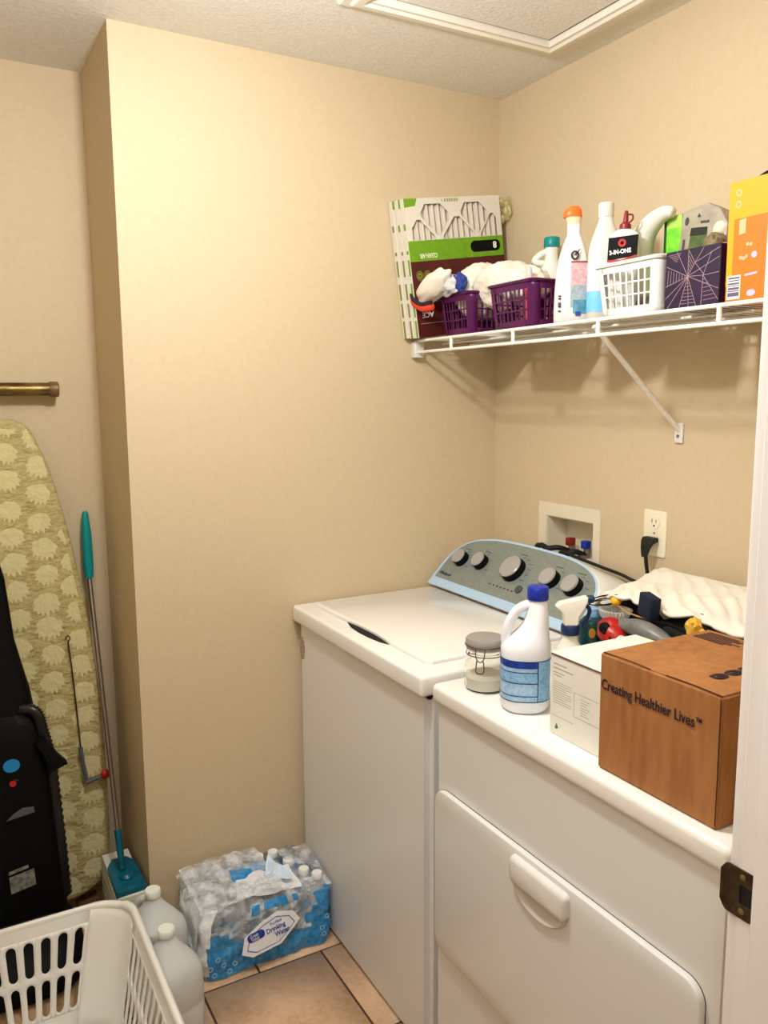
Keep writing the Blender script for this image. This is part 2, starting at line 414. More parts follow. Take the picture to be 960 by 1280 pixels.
# wall outlet
mo = frame((0, -.643, 1.099), (0, -1, 0), (0, 0, 1))
t = thing('wall_outlet', 'ivory wall outlet above the towel with a black plug in its lower socket', 'outlet', (0, -.678, 1.156))
obj('cover_plate', plate(rrect(0, .07, 0, .114, .003, 2), (), .003, mo, bev=.0015), IVORY, t)
bm = plate([p for p in circ(.035, .086, .0172, 24)], (), .002, mo, z0=.0045)
so = obj('socket', bm, IVORY, t)
bm = plate([(.027, .084), (.029, .084), (.029, .094), (.027, .094)], (), .0004, mo, z0=.0066); merge(bm, plate([(.040, .085), (.042, .085), (.042, .093), (.040, .093)], (), .0004, mo, z0=.0066))
merge(bm, plate(circ(.035, .077, .0026, 10), (), .0004, mo, z0=.0066)); obj('slots', bm, SLOT, so)
obj('socket', plate(circ(.035, .03, .0172, 24), (), .002, mo, z0=.0045), IVORY, t)
bm = bmesh.new(); lathe(bm, [(.0028, .004), (.0028, .0055)], (.035, .058, 0), 10, mo); obj('screw', bm, STEEL, t)
t = thing('power_plug', 'black appliance plug in the ivory wall outlet with its cord hanging down', 'plug', (-.03, -.678, 1.13))
bm = bmesh.new(); loft(bm, [[Vector((-.008-.0*0, -.678 + a*.019, 1.142 + b*.006)) for a, b in ((-1, -1), (1, -1), (1, 1), (-1, 1))]] +
    [[Vector((x, -.678 + a*w_, z + b*h_)) for a, b in ((-1, -1), (1, -1), (1, 1), (-1, 1))] for x, w_, z, h_ in ((-.026, .019, 1.14, .008), (-.034, .017, 1.13, .009), (-.037, .010, 1.105, .009))])
obj('plug_body', bm, BLACKR, t, bevel=.003)
obj('cord', tube(bmesh.new(), smooth_pts([(-.034, -.679, 1.112), (-.032, -.681, 1.08), (-.024, -.683, 1.03), (-.016, -.69, .9), (-.014, -.70, .75)], 6), .0048, 10), BLACKR, t)

# ================================================================ WASHER
t = thing('washing_machine', 'white top-load washing machine against the left wall with a grey dial panel', 'washing machine', (-.375, -.362, 0))
bm = B(-.703, -.045, -.712, -.012, .014, .862)
es = [e for e in bm.edges if abs(e.verts[0].co.z - e.verts[1].co.z) > .5]
bmesh.ops.bevel(bm, geom=es, offset=.016, segments=4, affect='EDGES')
obj('cabinet', bm, ENAMEL, t)
obj('seam_gap', B(-.697, -.05, -.706, -.018, .858, .869), DARK, t, smooth=False)
obj('top_deck', B(-.7216, -.03, -.714, -.010, .867, .915, bev=.009, seg=4), ENAMEL2, t)
# lid with a curved finger notch at its front edge
ml = frame((-.667, -.055, .915), (0, -1, 0), (1, 0, 0))   # u to the right, v to the back; n = u x v -> check sign below
lid = [(0.012, 0), (.15, 0), (.19, .002), (.25, .008), (.31, .010), (.37, .008), (.43, .002), (.47, 0), (.588, 0), (.6, .012), (.6, .38), (.588, .392), (.012, .392), (0, .38), (0, .012)]
def up_mtx(o): # u -> -y, v -> +x, n -> +z
    m = Matrix(((0, 1, 0, o[0]), (-1, 0, 0, o[1]), (0, 0, 1, o[2]), (0, 0, 0, 1))); return m
lidm = up_mtx((-.667, -.055, .9155))
lo = obj('lid', plate(lid, (), .005, lidm, bev=.003), ENAMEL2, t)
notch = [(.185, .004), (.25, .0085), (.31, .0105), (.37, .0085), (.44, .004), (.40, -.011), (.35, -.017), (.30, -.018), (.25, -.014)]
obj('lid_notch_shade', plate(notch, (), .0008, up_mtx((-.667, -.055, .9155))), DARK, lo, label='painted shade of the finger opening under the lid front edge')  # flat dark piece painting the shade inside the finger opening
for yy in (-.08, -.64):
    for xx in (-.66, -.09):
        bm = bmesh.new(); lathe(bm, [(.018, 0), (.018, .008), (.01, .016)], (xx, yy, 0), 14); obj('foot', bm, BLACKR, t)
obj('round_sticker', plate(circ(0, 0, .017, 20, .034), (), .0006, frame((-.703, -.036, .79), (0, -1, 0), (0, 0, 1))), STICK, t, label='small oval pinkish sticker')
# console
P0 = Vector((-.265, 0, .925)); U = Vector((.14, 0, .15)).normalized(); N = U.cross(Vector((0, 1, 0)))
def outline(yc, half, scale=1.0, tmin=0.0):
    right = smooth_pts([(h[0], h[1], 0) for h in half], 4)
    pts = [(yc - p.x*scale, p.y) for p in right]; left = [(yc + p.x*scale, p.y) for p in reversed(right)]
    return left[:-1] + pts
half = [(0, .212), (.09, .211), (.165, .206), (.235, .192), (.287, .168), (.318, .135), (.331, .10), (.336, .06), (.337, .025), (.337, 0)]
def conp(yv, tv, off=0): return P0 + Vector((0, yv, 0)) + U*tv + N*off
ol = outline(-.350, half)
ol = [(min(y_, -.0125), t_) for y_, t_ in ol]
rings = []
yc = -.350
rings.append([conp(yc+(y_-yc)*.985, t_*.985+.001, .004) for y_, t_ in ol])
rings.append([conp(y_, t_, 0) for y_, t_ in ol])
for k in (.35, .7, 1.0):
    rg = []
    for y_, t_ in ol:
        p = conp(y_, t_, 0); q = Vector((-.036, y_*1.0,   .917 + (p.z-.925)*.78)); v = p.lerp(q, k)
        rg.append(v)
    rings.append(rg)
bm = bmesh.new(); loft(bm, rings)
bmesh.ops.recalc_face_normals(bm, faces=bm.faces)
con = obj('control_console', bm, ENAMEL2, t, sharp=50)
mc = frame(P0 + N*.0035, (0, -1, 0), U)
def c2(y_, t_): return (-y_, t_)
outer = [c2(yc+(y_-yc)*.985, t_*.985+.001) for y_, t_ in ol]
inner = [c2(yc+(y_-yc)*.952, .028 + t_*.825) for y_, t_ in ol]
obj('console_rim', plate(outer, [inner], .0022, mc), PALEBLUE, con, label='pale blue rim round the control panel')
fp = obj('dial_panel', plate(inner, (), .001, mc), PANEL, t, label='brushed grey control panel face')
for (y_, t_), r_ in zip([(-.1, .108), (-.193, .116), (-.343, .122), (-.498, .125), (-.586, .123)], [.0235, .0235, .0355, .026, .026]):
    mk = Matrix.Translation(P0 + Vector((0, y_, 0)) + U*t_) @ frame((0, 0, 0), (0, -1, 0), U)
    bm = bmesh.new(); lathe(bm, [(r_*1.08, .0045), (r_*1.06, .012), (r_*.99, .024)], (0, 0, 0), 28, mk)
    k_ = obj('dial_knob', bm, BLACK, t)
    bm = bmesh.new(); lathe(bm, [(r_*.99, .0235), (r_*.99, .027), (r_*.93, .0295), (r_*.3, .0300)], (0, 0, 0), 28, mk)
    obj('knob_face', bm, CHROME, k_, label='satin silver knob face')
mk = frame(P0 + N*.005, (0, -1, 0), U)
obj('start_button', plate(circ(.408, .071, .0115, 20), (), .003, mk, bev=.001), mat('button_grey', (72, 82, 80), .4), t)
bm = bmesh.new()
def strip(u0, v0, L_, h_=.0022, a=0):
    c, s = math.cos(a), math.sin(a)
    pl = [(u0 + x*c - y*s, v0 + x*s + y*c) for x, y in ((0, 0), (L_, 0), (L_, h_), (0, h_))]
    merge(bm, plate(pl, (), .0002, mk))
rnd = random.Random(7)
for ku, kv, kr, n_ in ((.1, .105, .036, 5), (.193, .113, .036, 5), (.343, .12, .05, 11), (.498, .123, .038, 6), (.586, .121, .038, 7)):
    for i in range(n_):
        a = PI*(1.15 - 1.3*i/(n_-1)) ; L_ = rnd.uniform(.008, .018)
        uu, vv = ku + kr*math.cos(a), kv + kr*math.sin(a)*.95
        if uu < ku: uu -= L_*.6
        if vv < .185: strip(uu, vv, L_, .0016)
    strip(ku-.016, kv+kr+.006 if kv+kr+.006 < .19 else .19, .03, .0022)
for i in range(6): strip(.300+.0165*i, .058+.0*i, .007, .005)
strip(.280, .060, .011, .003)
obj('panel_markings', bm, mat('panel_ink', (62, 68, 68), .6), fp, smooth=False, kind='stuff')
text('Whirlpool', .014, mat('logo_grey', (70, 72, 74), .4, .4), fp, mk @ Matrix.Translation((.040, .043, .0004)), bold=.0003)

# ================================================================ DRYER
t = thing('clothes_dryer', 'white front-loading clothes dryer with a hinged door, nearest the doorway', 'dryer', (-.375, -1.105, 0))
YL, YR = -.7345, -1.472
bm = B(-.696, -.045, YR+.003, YL-.003, .014, .866)
es = [e for e in bm.edges if abs(e.verts[0].co.z - e.verts[1].co.z) > .5]
bmesh.ops.bevel(bm, geom=es, offset=.008, segments=3, affect='EDGES')
obj('cabinet', bm, ENAMEL, t)
obj('top_deck', B(-.709, -.03, YR, YL, .867, .907, bev=.011, seg=4), ENAMEL2, t)
obj('seam_gap', B(-.694, -.05, YR+.006, YL-.006, .863, .869), DARK, t, smooth=False)
md = frame((-.696, -.752, .318), (0, -1, 0), (0, 0, 1))
dw, dh = .684, .362
def chamf(e, r=.03):
    return [(c[0], c[1]) for c in rrect(-e, dw+e, -e, dh+e, r+e, 6)]
obj('door_gap_shade', plate(chamf(.003), (), .0012, md), mat('door_shade_grey', (60, 54, 52), .8), t)  # dark plate behind the door, painting the shade of its gap
door = obj('dryer_door', plate(chamf(-.001), (), .010, md, bev=.0035), ENAMEL, t)
# handle: sloping hood over a scoop
mh = frame((-.709, -1.018, .575), (0, -1, 0), (0, 0, 1))
rings = []
def hring(u0, u1, v0, v1, n0, r): return [mh @ Vector((p[0], p[1], n0)) for p in rrect(u0, u1, v0, v1, r, 5)]
bm = bmesh.new()
loft(bm, [hring(0, .155, .052, .098, -.001, .010), hring(.001, .154, .050, .097, .006, .010), hring(.003, .152, .048, .094, .011, .009), hring(.008, .147, .050, .088, .0135, .008)])
obj('door_handle', bm, WPLAST, door, sharp=60)
def scoop(a, b):
    th = PI + PI*a; rr = b
    u = .0775 + .074*rr*math.cos(th); v = .056 + .050*rr*math.sin(th)
    n = .0015 + .007*math.exp(-((rr-.90)/.06)**2)
    return mh @ Vector((u, v, n))
obj('handle_scoop', grid(scoop, 24, 14), mat('scoop_shade', (206, 202, 196), .35), door)
# console
half2 = [(0, .185), (.2, .185), (.28, .183), (.318, .172), (.344, .145), (.355, .10), (.358, .05), (.358, 0)]
yc2 = -1.103
P1 = Vector((-.235, 0, .907)); U1 = Vector((.17, 0, .175)).normalized(); N1 = U1.cross(Vector((0, 1, 0)))
ol2 = outline(yc2, half2)
rings = []
f2 = lambda y_, t_, o_: P1 + Vector((0, y_, 0)) + U1*t_ + N1*o_
rings.append([f2(yc2+(y_-yc2)*.975, t_*.96+.001, .006) for y_, t_ in ol2]); rings.append([f2(y_, t_, 0) for y_, t_ in ol2])
for k in (.3, .65, 1):
    rings.append([f2(y_, t_, 0).lerp(Vector((-.03, y_, .9075 + (f2(y_, t_, 0).z-.907)*1.24)), k) for y_, t_ in ol2])
bm = bmesh.new(); loft(bm, rings); bmesh.ops.recalc_face_normals(bm, faces=bm.faces)
obj('control_console', bm, ENAMEL2, t, sharp=50)
for yy in (-.79, -1.42):
    for xx in (-.65, -.09):
        bm = bmesh.new(); lathe(bm, [(.018, 0), (.018, .008), (.01, .016)], (xx, yy, 0), 14); obj('foot', bm, BLACKR, t)

# ================================================================ ON THE DRYER
ZT = .907
# glass jar
t = thing('glass_jar', 'small round glass clip-top jar of white powder on the dryer corner', 'jar', (-.628, -.815, ZT), 0, world=False)
bm = bmesh.new(); lathe(bm, [(.034, 0), (.040, .003), (.043, .012), (.0435, .045), (.042, .058), (.037, .070), (.035, .078), (.0385, .082), (.0385, .086), (.035, .086), (.033, .078), (.035, .068), (.0395, .057), (.041, .045), (.0405, .012), (.037, .005), (.02, .004)], n=36)
obj('jar_body', bm, GLASS, t)
bm = bmesh.new(); lathe(bm, [(.037, .0045), (.040, .012), (.0402, .028), (.03, .034), (.01, .031)], n=30); obj('powder', bm, POWDER, t, label='white powder filling the lower third')
bm = bmesh.new(); lathe(bm, [(.0385, .088), (.041, .092), (.041, .104), (.038, .109), (.02, .1105)], n=36); ld = obj('jar_lid', bm, LIDGREY, t, label='frosted grey glass lid')
bm = bmesh.new(); lathe(bm, [(.0385, .0862), (.0395, .0865), (.0395, .0885), (.0385, .0888)], n=36); obj('gasket', bm, mat('clear_gasket', (200, 196, 184), .5), ld)
bm = bmesh.new()
tube(bm, [(.0415*math.cos(a), .0415*math.sin(a), .095) for a in [2*PI*i/28 for i in range(28)]], .0011, 6, True)
tube(bm, [(.0395*math.cos(a), .0395*math.sin(a), .076) for a in [2*PI*i/28 for i in range(28)]], .0011, 6, True)
def onj(a, z, r=.044): a = math.radians(a); return (r*math.cos(a), r*math.sin(a), z)
tube(bm, smooth_pts([onj(208, .095), onj(210, .083, .048), onj(214, .074, .049), onj(222, .070, .050), onj(230, .076, .049), onj(232, .087, .047), onj(233, .095)], 4), .0011, 6)
tube(bm, smooth_pts([onj(214, .074, .049), onj(212, .056, .050), onj(214, .047, .050), onj(228, .047, .050), onj(231, .056, .05), onj(229, .072, .049)], 4), .0012, 6)
obj('wire_clip', bm, mat('dark_wire', (90, 84, 80), .35, .8), t)

# bleach jug
JR = math.radians(-35)
t = thing('bleach_jug', 'white bleach jug with a blue cap and blue label beside the glass jar', 'jug', (-.622, -.936, ZT), JR, world=False)
bm = bmesh.new()
rg = [(0, 0, .038, .040), (.004, 0, .042, .046), (.012, 0, .047, .049), (.03, 0, .0468, .0485), (.105, 0, .0468, .0485), (.118, 0, .0475, .049), (.130, .002, .0455, .047), (.143, .008, .0365, .042), (.155, .0145, .0295, .036), (.170, .0195, .0235, .030), (.188, .0215, .0205, .025), (.204, .0215, .0185, .020), (.214, .0215, .0165, .0165), (.222, .0215, .0165, .0165)]
loft(bm, [se_ring(cx, 0, z, rx, ry, 2.5 if z < .15 else 2.1, 40) for z, cx, rx, ry in rg])
jb = obj('jug_body', bm, JUGW, t, sharp=60)
bm = tube(bmesh.new(), smooth_pts([(.014, 0, .202), (.0, 0, .202), (-.016, 0, .192), (-.029, 0, .173), (-.0365, 0, .150), (-.0375, 0, .128), (-.030, 0, .108)], 5), [.009, .009]+[.0095]*27+[.010, .010], 14)
obj('jug_handle', bm, JUGW, t, sharp=80)
bm = bmesh.new(); lathe(bm, [(.0195, .214), (.0205, .216), (.0205, .2365), (.0185, .2395), (.01, .240)], (.0215, 0, 0), 36); obj('screw_cap', bm, BLUECAP, t, label='deep blue screw cap')
def label_shell(z0, z1, a0, a1, off=.0006, n=24):
    def fn(i, j):
        a = math.radians(a0 + (a1-a0)*i); c, s = math.cos(a), math.sin(a); z = z0 + (z1-z0)*j
        return Vector((math.copysign(abs(c)**(2/2.5), c)*(.0470+off), math.copysign(abs(s)**(2/2.5), s)*(.0487+off), z))
    return grid(fn, n, 1)
lb = obj('label', label_shell(.026, .106, 165, 345, .0005), LPALE, t, label='blue paper label')
obj('label_side_panel', label_shell(.027, .105, 292, 335, .0008), LBLUE, lb)
obj('label_header', label_shell(.092, .1055, 166, 291, .0010), LNAVY, lb)
bm = bmesh.new()
for z in (.026, .037, .062, .083): merge(bm, label_shell(z, z+.0016, 165, 291 if z > .03 else 340, .0011))
merge(bm, label_shell(.026, .106, 289.5, 291.5, .0012, 1)); merge(bm, label_shell(.1045, .106, 165, 340, .0012))
obj('label_rules', bm, mat('label_line_navy', (18, 30, 96), .5), lb)
obj('label_block', label_shell(.0645, .082, 170, 288, .0009), LBLUE, lb)

# white carton
t = thing('white_carton', 'white cardboard carton with faint grey print, left of the brown box', 'carton', (-.55, -1.12, ZT))
obj('carton_body', B(-.660, -.455, -1.194, -1.0535, ZT, 1.057, bev=.0015, seg=1), CARDW, t)
obj('top_seam', B(-.6612, -.6592, -1.192, -1.0555, 1.0525, 1.0555), mat('seam_brown', (110, 84, 66), .8), t, smooth=False)
mw = frame((-.660, -1.0535, ZT), (0, -1, 0), (0, 0, 1))
bm = bmesh.new(); mk = mw
for i in range(10): strip(.008, .098 - i*.0042, .047 - (.012 if i % 4 == 3 else 0), .0011)
strip(.008, .130, .034, .0022); strip(.008, .1225, .05, .0022); strip(.008, .115, .028, .0016); strip(.008, .110, .022, .0016)
for i in range(7): strip(.078, .085 - i*.0045, .022 - (i % 3)*.004, .0011)
strip(.060, .093, .06, .0009); strip(.062, .05, .06, .0012); strip(.006, .036, .055, .001)
strip(.061, .091, .001, .001); strip(.0615, .052, .0009, .04)
obj('printed_text', bm, GREYINK, t, smooth=False)
obj('printed_emblem', plate([(.014, .014), (.018, .012), (.024, .016), (.019, .024), (.016, .019)], (), .0002, mw), mat('emblem_green', (96, 130, 70), .7), t, smooth=False)
obj('printed_oval', plate(circ(0, 0, .016, 24, .007), [circ(0, 0, .0145, 24, .0056)], .0002, up_mtx((-.60, -1.14, 1.0572))), GREYINK, t, smooth=False)
# brown box
t = thing('brown_box', 'brown cardboard shipping box with dark lettering beside the door frame', 'box', (-.56, -1.315, ZT))
def bbox():
    bm = B(-.684, -.432, -1.430, -1.198, ZT, 1.1005)
    for v in bm.verts: v.co += Vector((random.uniform(-.001, .001), random.uniform(-.001, .001), 0))
    es = list(bm.edges); bmesh.ops.bevel(bm, geom=es, offset=.0035, segments=3, affect='EDGES'); return bm
obj('box_body', bbox(), CARD, t)
bm = bmesh.new()
tube(bm, [(-.6815, -1.205, 1.1006), (-.6800, -1.26, 1.1010), (-.6812, -1.30, 1.1006)], .0009, 6); tube(bm, [(-.6812, -1.33, 1.1006), (-.6805, -1.38, 1.101), (-.6818, -1.428, 1.1004)], .0009, 6)
tube(bm, [(-.6836, -1.427, .912), (-.6836, -1.4275, 1.096)], .0008, 6)
obj('flap_crease', bm, CARDD, t)
mb = frame((-.6860, -1.199, ZT), (0, -1, 0), (0, 0, 1))
text('Creating Healthier Lives', .0235, INK, t, mb @ Matrix.Translation((.006, .136, 0)), width=.182, bold=.0002)
text('TM', .009, INK, t, mb @ Matrix.Translation((.190, .146, 0)), width=.010, bold=.0002)
mt2 = Matrix(((-1, 0, 0, -.436), (0, -1, 0, -1.364), (0, 0, 1, 1.1018), (0, 0, 0, 1)))
text('Shaklee', .040, INK, t, mt2, width=.198, bold=.0006)
bm = bmesh.new()
for i in range(7): box(bm, -.49+.0065*i, -.4878+.0065*i, -1.275 - .01*(i % 3), -1.215, 1.1012, 1.1016)
obj('printed_bars', bm, INK, t, smooth=False)

# spray bottle
t = thing('spray_bottle', 'cream trigger spray bottle with a navy collar behind the white carton', 'spray bottle', (-.440, -.858, ZT), math.radians(-28), world=False)
bm = bmesh.new(); loft(bm, [se_ring(0, 0, z, r, r*.8, 2.4, 28) for z, r in ((0, .029), (.004, .032), (.05, .032), (.07, .025), (.086, .0165), (.10, .0155))]); obj('bottle_body', bm, SPRAYW, t)
bm = bmesh.new(); lathe(bm, [(.0185, .098), (.0195, .100), (.0195, .116), (.0175, .119)], n=28); obj('collar', bm, mat('navy_plastic', (12, 42, 84), .35), t, label='navy blue screw collar')
def sec(x, z0, z1, hw): return [Vector((x, a*hw, z)) for a, z in ((-1, z0), (1, z0), (1, z1), (-1, z1))]
bm = bmesh.new()
loft(bm, [[Vector((x, y, z)) for x, y, z in q] for q in (
  [(-.014, -.013, .118), (.013, -.013, .118), (.013, .013, .118), (-.014, .013, .118)],
  [(-.015, -.013, .140), (.017, -.013, .140), (.017, .013, .140), (-.015, .013, .140)],
  [(-.022, -.013, .150), (.028, -.013, .156), (.028, .013, .156), (-.022, .013, .150)],
  [(-.032, -.012, .158), (.034, -.013, .170), (.034, .013, .170), (-.032, .012, .158)],
  [(-.024, -.010, .168), (.034, -.012, .180), (.034, .012, .180), (-.024, .010, .168)])])
obj('spray_head', bm, mat('spray_head_white', (244, 238, 224), .4), t, bevel=.0025)
bm = bmesh.new(); lathe(bm, [(.007, .034), (.0085, .036), (.0085, .046), (.006, .049)], n=16, mtx=Matrix.Translation((0, 0, .173)) @ Matrix.Rotation(PI/2, 4, 'Y')); obj('nozzle_knob', bm, MATS['navy_plastic'], t, label='navy blue round nozzle')
bm = tube(bmesh.new(), smooth_pts([(.032, 0, .160), (.040, 0, .150), (.036, 0, .132), (.030, 0, .120), (.034, 0, .108)], 5), .0045, 8); obj('trigger', bm, MATS['navy_plastic'], t)

# green bottle
t = thing('green_bottle', 'dark green and blue squat bottle with a gold emblem behind the cream sprayer', 'bottle', (-.352, -.832, ZT), math.radians(-35), world=False)
bm = bmesh.new(); loft(bm, [se_ring(0, 0, z, r, r*.7, 2.3, 28) for z, r in ((0, .028), (.005, .031), (.080, .0315), (.105, .029), (.116, .020), (.121, .012))]); obj('bottle_body', bm, BGREEN, t)
bm = bmesh.new(); lathe(bm, [(.013, .118), (.0135, .120), (.012, .136), (.008, .138)], n=18); obj('cap', bm, LBLUE, t, label='pale blue cap')
obj('emblem', plate(circ(-.004, .086, .0075, 16, .011), (), .001, Matrix(((1, 0, 0, 0), (0, 0, -1, -.0232), (0, 1, 0, 0), (0, 0, 0, 1)))), GOLD, t, label='gold oval emblem')

# red gadget
t = thing('red_gadget', 'round red plastic gadget with a dark window and white nozzle behind the carton', 'gadget', (-.36, -.93, ZT))
bm = lump(bmesh.new(), (-.360, -.893, 1.010), (.026, .030, .029), 3, .05, 2); obj('round_shell', bm, RED, t)
bm = lump(bmesh.new(), (-.379, -.898, 1.018), (.010, .017, .014), 2, .1, 2); obj('dark_window', bm, BLACK, t, label='glossy black oval window')
bm = bmesh.new(); loft(bm, [[Vector((-.368, -.912 - d, .006)) + Vector((math.cos(a)*r, 0, 0)) + Vector((0, 0, zc + math.sin(a)*r)) for a in [2*PI*i/14 for i in range(14)]] for d, zc, r in ((0, 1.0, .024), (.014, .997, .022), (.028, .989, .015))]); obj('front_snout', bm, RED, t)
bm = bmesh.new(); loft(bm, [[Vector((-.375 + math.cos(a)*r, -.938 - d, .006 + zc + math.sin(a)*r)) for a in [2*PI*i/14 for i in range(14)]] for d, zc, r in ((0, .991, .016), (.015, .985, .017), (.035, .978, .013))]); obj('nozzle', bm, WPLAST, t, label='white tapered nozzle')
bm = lump(bmesh.new(), (-.391, -.924, 1.006), (.002, .003, .003), 2, 0, 1); obj('button_hole', bm, BLACK, t)
obj('body_stem', B(-.37, -.35, -.905, -.885, ZT, .985, bev=.003), DRED, t)

# pleated cup
t = thing('paper_cup', 'white pleated paper baking cup on the clutter behind the red gadget', 'paper cup', (-.295, -.84, 1.0))
bm = bmesh.new(); rgs = []
for z, r in ((0, .026), (.008, .029), (.022, .036), (.0222, .034), (.009, .027), (.002, .024)):
    rgs.append([Vector((-.297 + (r + .0022*(-1)**i)*math.cos(2*PI*i/56), -.843 + (r + .0022*(-1)**i)*math.sin(2*PI*i/56), 1.014 + z)) for i in range(56)])
loft(bm, rgs); obj('pleated_wall', bm, mat('pleated_white', (244, 240, 232), .8), t, smooth=False)
# yellow ball on stick
t = thing('yellow_pin', 'small yellow ball on a thin tan stick above the paper cup', 'pin', (-.30, -.93, 1.03))
bm = lump(bmesh.new(), (-.310, -.858, 1.060), (.0115, .0115, .0115), 3, .03, 2); obj('knob_ball', bm, YEL, t)
bm = tube(bmesh.new(), [(-.310, -.858, 1.052), (-.318, -.90, 1.044), (-.312, -.95, 1.040)], .002, 8); obj('stick', bm, mat('tan_wood', (176, 140, 84), .6), t)
# wire whisk
t = thing('wire_whisk', 'thin black wire whisk lying on the clutter beside the yellow knob', 'whisk', (-.32, -.86, 1.03))
bm = bmesh.new()
for i, (dy, dz) in enumerate(((-.012, .012), (-.004, .016), (.005, .012), (.010, .002), (-.012, -.004), (.0, -.006))):
    tube(bm, smooth_pts([(-.29, -.868, 1.072), (-.302, -.856+dy*.5, 1.062+dz*.6), (-.317, -.836+dy, 1.054+dz), (-.33, -.815+dy*.6, 1.048+dz*.8), (-.335, -.80, 1.042)], 4), .0012, 6)
obj('wire_loops', bm, BLACK, t)
bm = tube(bmesh.new(), [(-.29, -.868, 1.072), (-.275, -.90, 1.078)], .004, 8); obj('whisk_handle', bm, BLACK, t)
# clear scraper / packet
t = thing('plastic_packet', 'crumpled translucent packet between the sprayer and the paper cup', 'packet', (-.30, -.86, .96))
bm = lump(bmesh.new(), (-.300, -.792, .980), (.020, .022, .058), 3, .25, 3, 5); obj('packet_film', bm, mat('translucent_grey', (196, 194, 188), .3, alpha=.8), t)
# dark green bag
t = thing('green_bag', 'black-green crumpled cloth bag on the dryer under the white towel', 'bag', (-.25, -1.06, ZT))
bm = lump(bmesh.new(), (-.245, -1.055, .980), (.112, .150, .078), 4, .16, 2.2, 3)
for v in bm.verts: v.co.z = max(v.co.z, ZT+.0005)
obj('bag_cloth', bm, DGREEN, t)
bm = tube(bmesh.new(), smooth_pts([(-.33, -.98, 1.045), (-.335, -1.03, 1.052), (-.335, -1.08, 1.045), (-.31, -1.13, 1.03)], 5), .004, 8); obj('bag_strap', bm, BLACK, t)
t = thing('navy_pouch', 'small navy cloth pouch standing on the dark green bag', 'pouch', (-.315, -.97, 1.04))
mm_ = Matrix.Translation((-.322, -.963, 1.077)) @ Matrix.Rotation(.12, 4, 'X') @ Matrix.Rotation(-.3, 4, 'Z')
obj('pouch_cloth', B(-.012, .012, -.024, .024, -.028, .020, bev=.003, mtx=mm_), NAVY, t)
t = thing('grey_handle_tool', 'smooth grey curved tool handle lying in front of the dark green bag', 'tool', (-.365, -1.02, 1.0))
rgs = []
for k in range(15):
    s_ = k/14; yy = -.908 - .150*s_; r = .016*math.sin(PI*min(1, .12+s_*.86))**.6 + .002; zc = 1.024 + .012*math.sin(PI*s_) - .01*s_
    rgs.append([Vector((-.345 - .006*math.sin(PI*s_) + math.cos(a)*r*1.2, yy, zc + math.sin(a)*r)) for a in [2*PI*i/16 for i in range(16)]])
obj('tool_handle', loft(bmesh.new(), rgs), mat('satin_grey', (128, 128, 122), .35, var=(25, (96, 96, 92), .8)), t)
t = thing('yellow_glove', 'crumpled yellow rubber glove tucked between the dark bag and the brown box', 'glove', (-.33, -1.11, 1.02))
bm = lump(bmesh.new(), (-.350, -1.100, 1.066), (.014, .015, .020), 3, .22, 3, 2); obj('glove_palm', bm, mat('yellow_rubber', (220, 172, 54), .5), t)
bm = tube(bmesh.new(), smooth_pts([(-.345, -1.112, 1.062), (-.352, -1.126, 1.060), (-.35, -1.14, 1.050)], 4), [.006]*4+[.005]*5, 10); obj('glove_finger', bm, MATS['yellow_rubber'], t)
t = thing('brown_pouch', 'dark brown open cloth pouch under the left end of the white towel', 'pouch', (-.22, -.82, ZT))
bm = lump(bmesh.new(), (-.215, -.83, .975), (.055, .075, .070), 4, .12, 2.2, 6); obj('pouch_cloth', bm, mat('dark_brown_cloth', (40, 22, 16), .9), t)
# towel on the dryer console
t = thing('white_towel', 'white towel with soft folds draped over the dryer console', 'towel', (-.15, -1.1, 1.08))
prof = [(-.045, 1.078), (-.068, 1.086), (-.10, 1.088), (-.13, 1.087), (-.17, 1.085), (-.21, 1.083), (-.25, 1.080), (-.285, 1.075), (-.31, 1.066)]
pp = smooth_pts([(a, 0, b) for a, b in prof], 6)
def tow(i, j):
    y_ = -.726 - .070*min(1, j*1.3) - .66*i; k = j*(len(pp)-1); a = int(k); f = k - a; p = pp[a].lerp(pp[min(a+1, len(pp)-1)], f)
    x, z = p.x, p.z
    d = max(0, (j-.12))*1.2
    s = (y_ - x*1.0)*105
    fold = 1 - abs(math.sin(s*.62 + 3.2*noise.noise(Vector((x*7, y_*7, 1)))))**.8
    z += min(1, d*1.5)*(.017*fold*(.6 + noise.noise(Vector((x*8, y_*8, 7)))) - .006) + .012*noise.noise(Vector((x*11 + y_*7, y_*9, 4)))*min(1, d*2) + .006*noise.noise(Vector((x*20, y_*20, 0)))*(j > .1)
    x += .012*noise.noise(Vector((y_*9, 3, 0)))*j*2
    ed = max(0, (.05-i)/.05)
    z -= .022*ed*ed
    right = max(0, (i-.62)/.38); z -= .04*right*right*j
    return Vector((x, y_, z))
obj('towel_cloth', grid(tow, 120, 60), TOWEL, t, solid=.006, sharp=180)

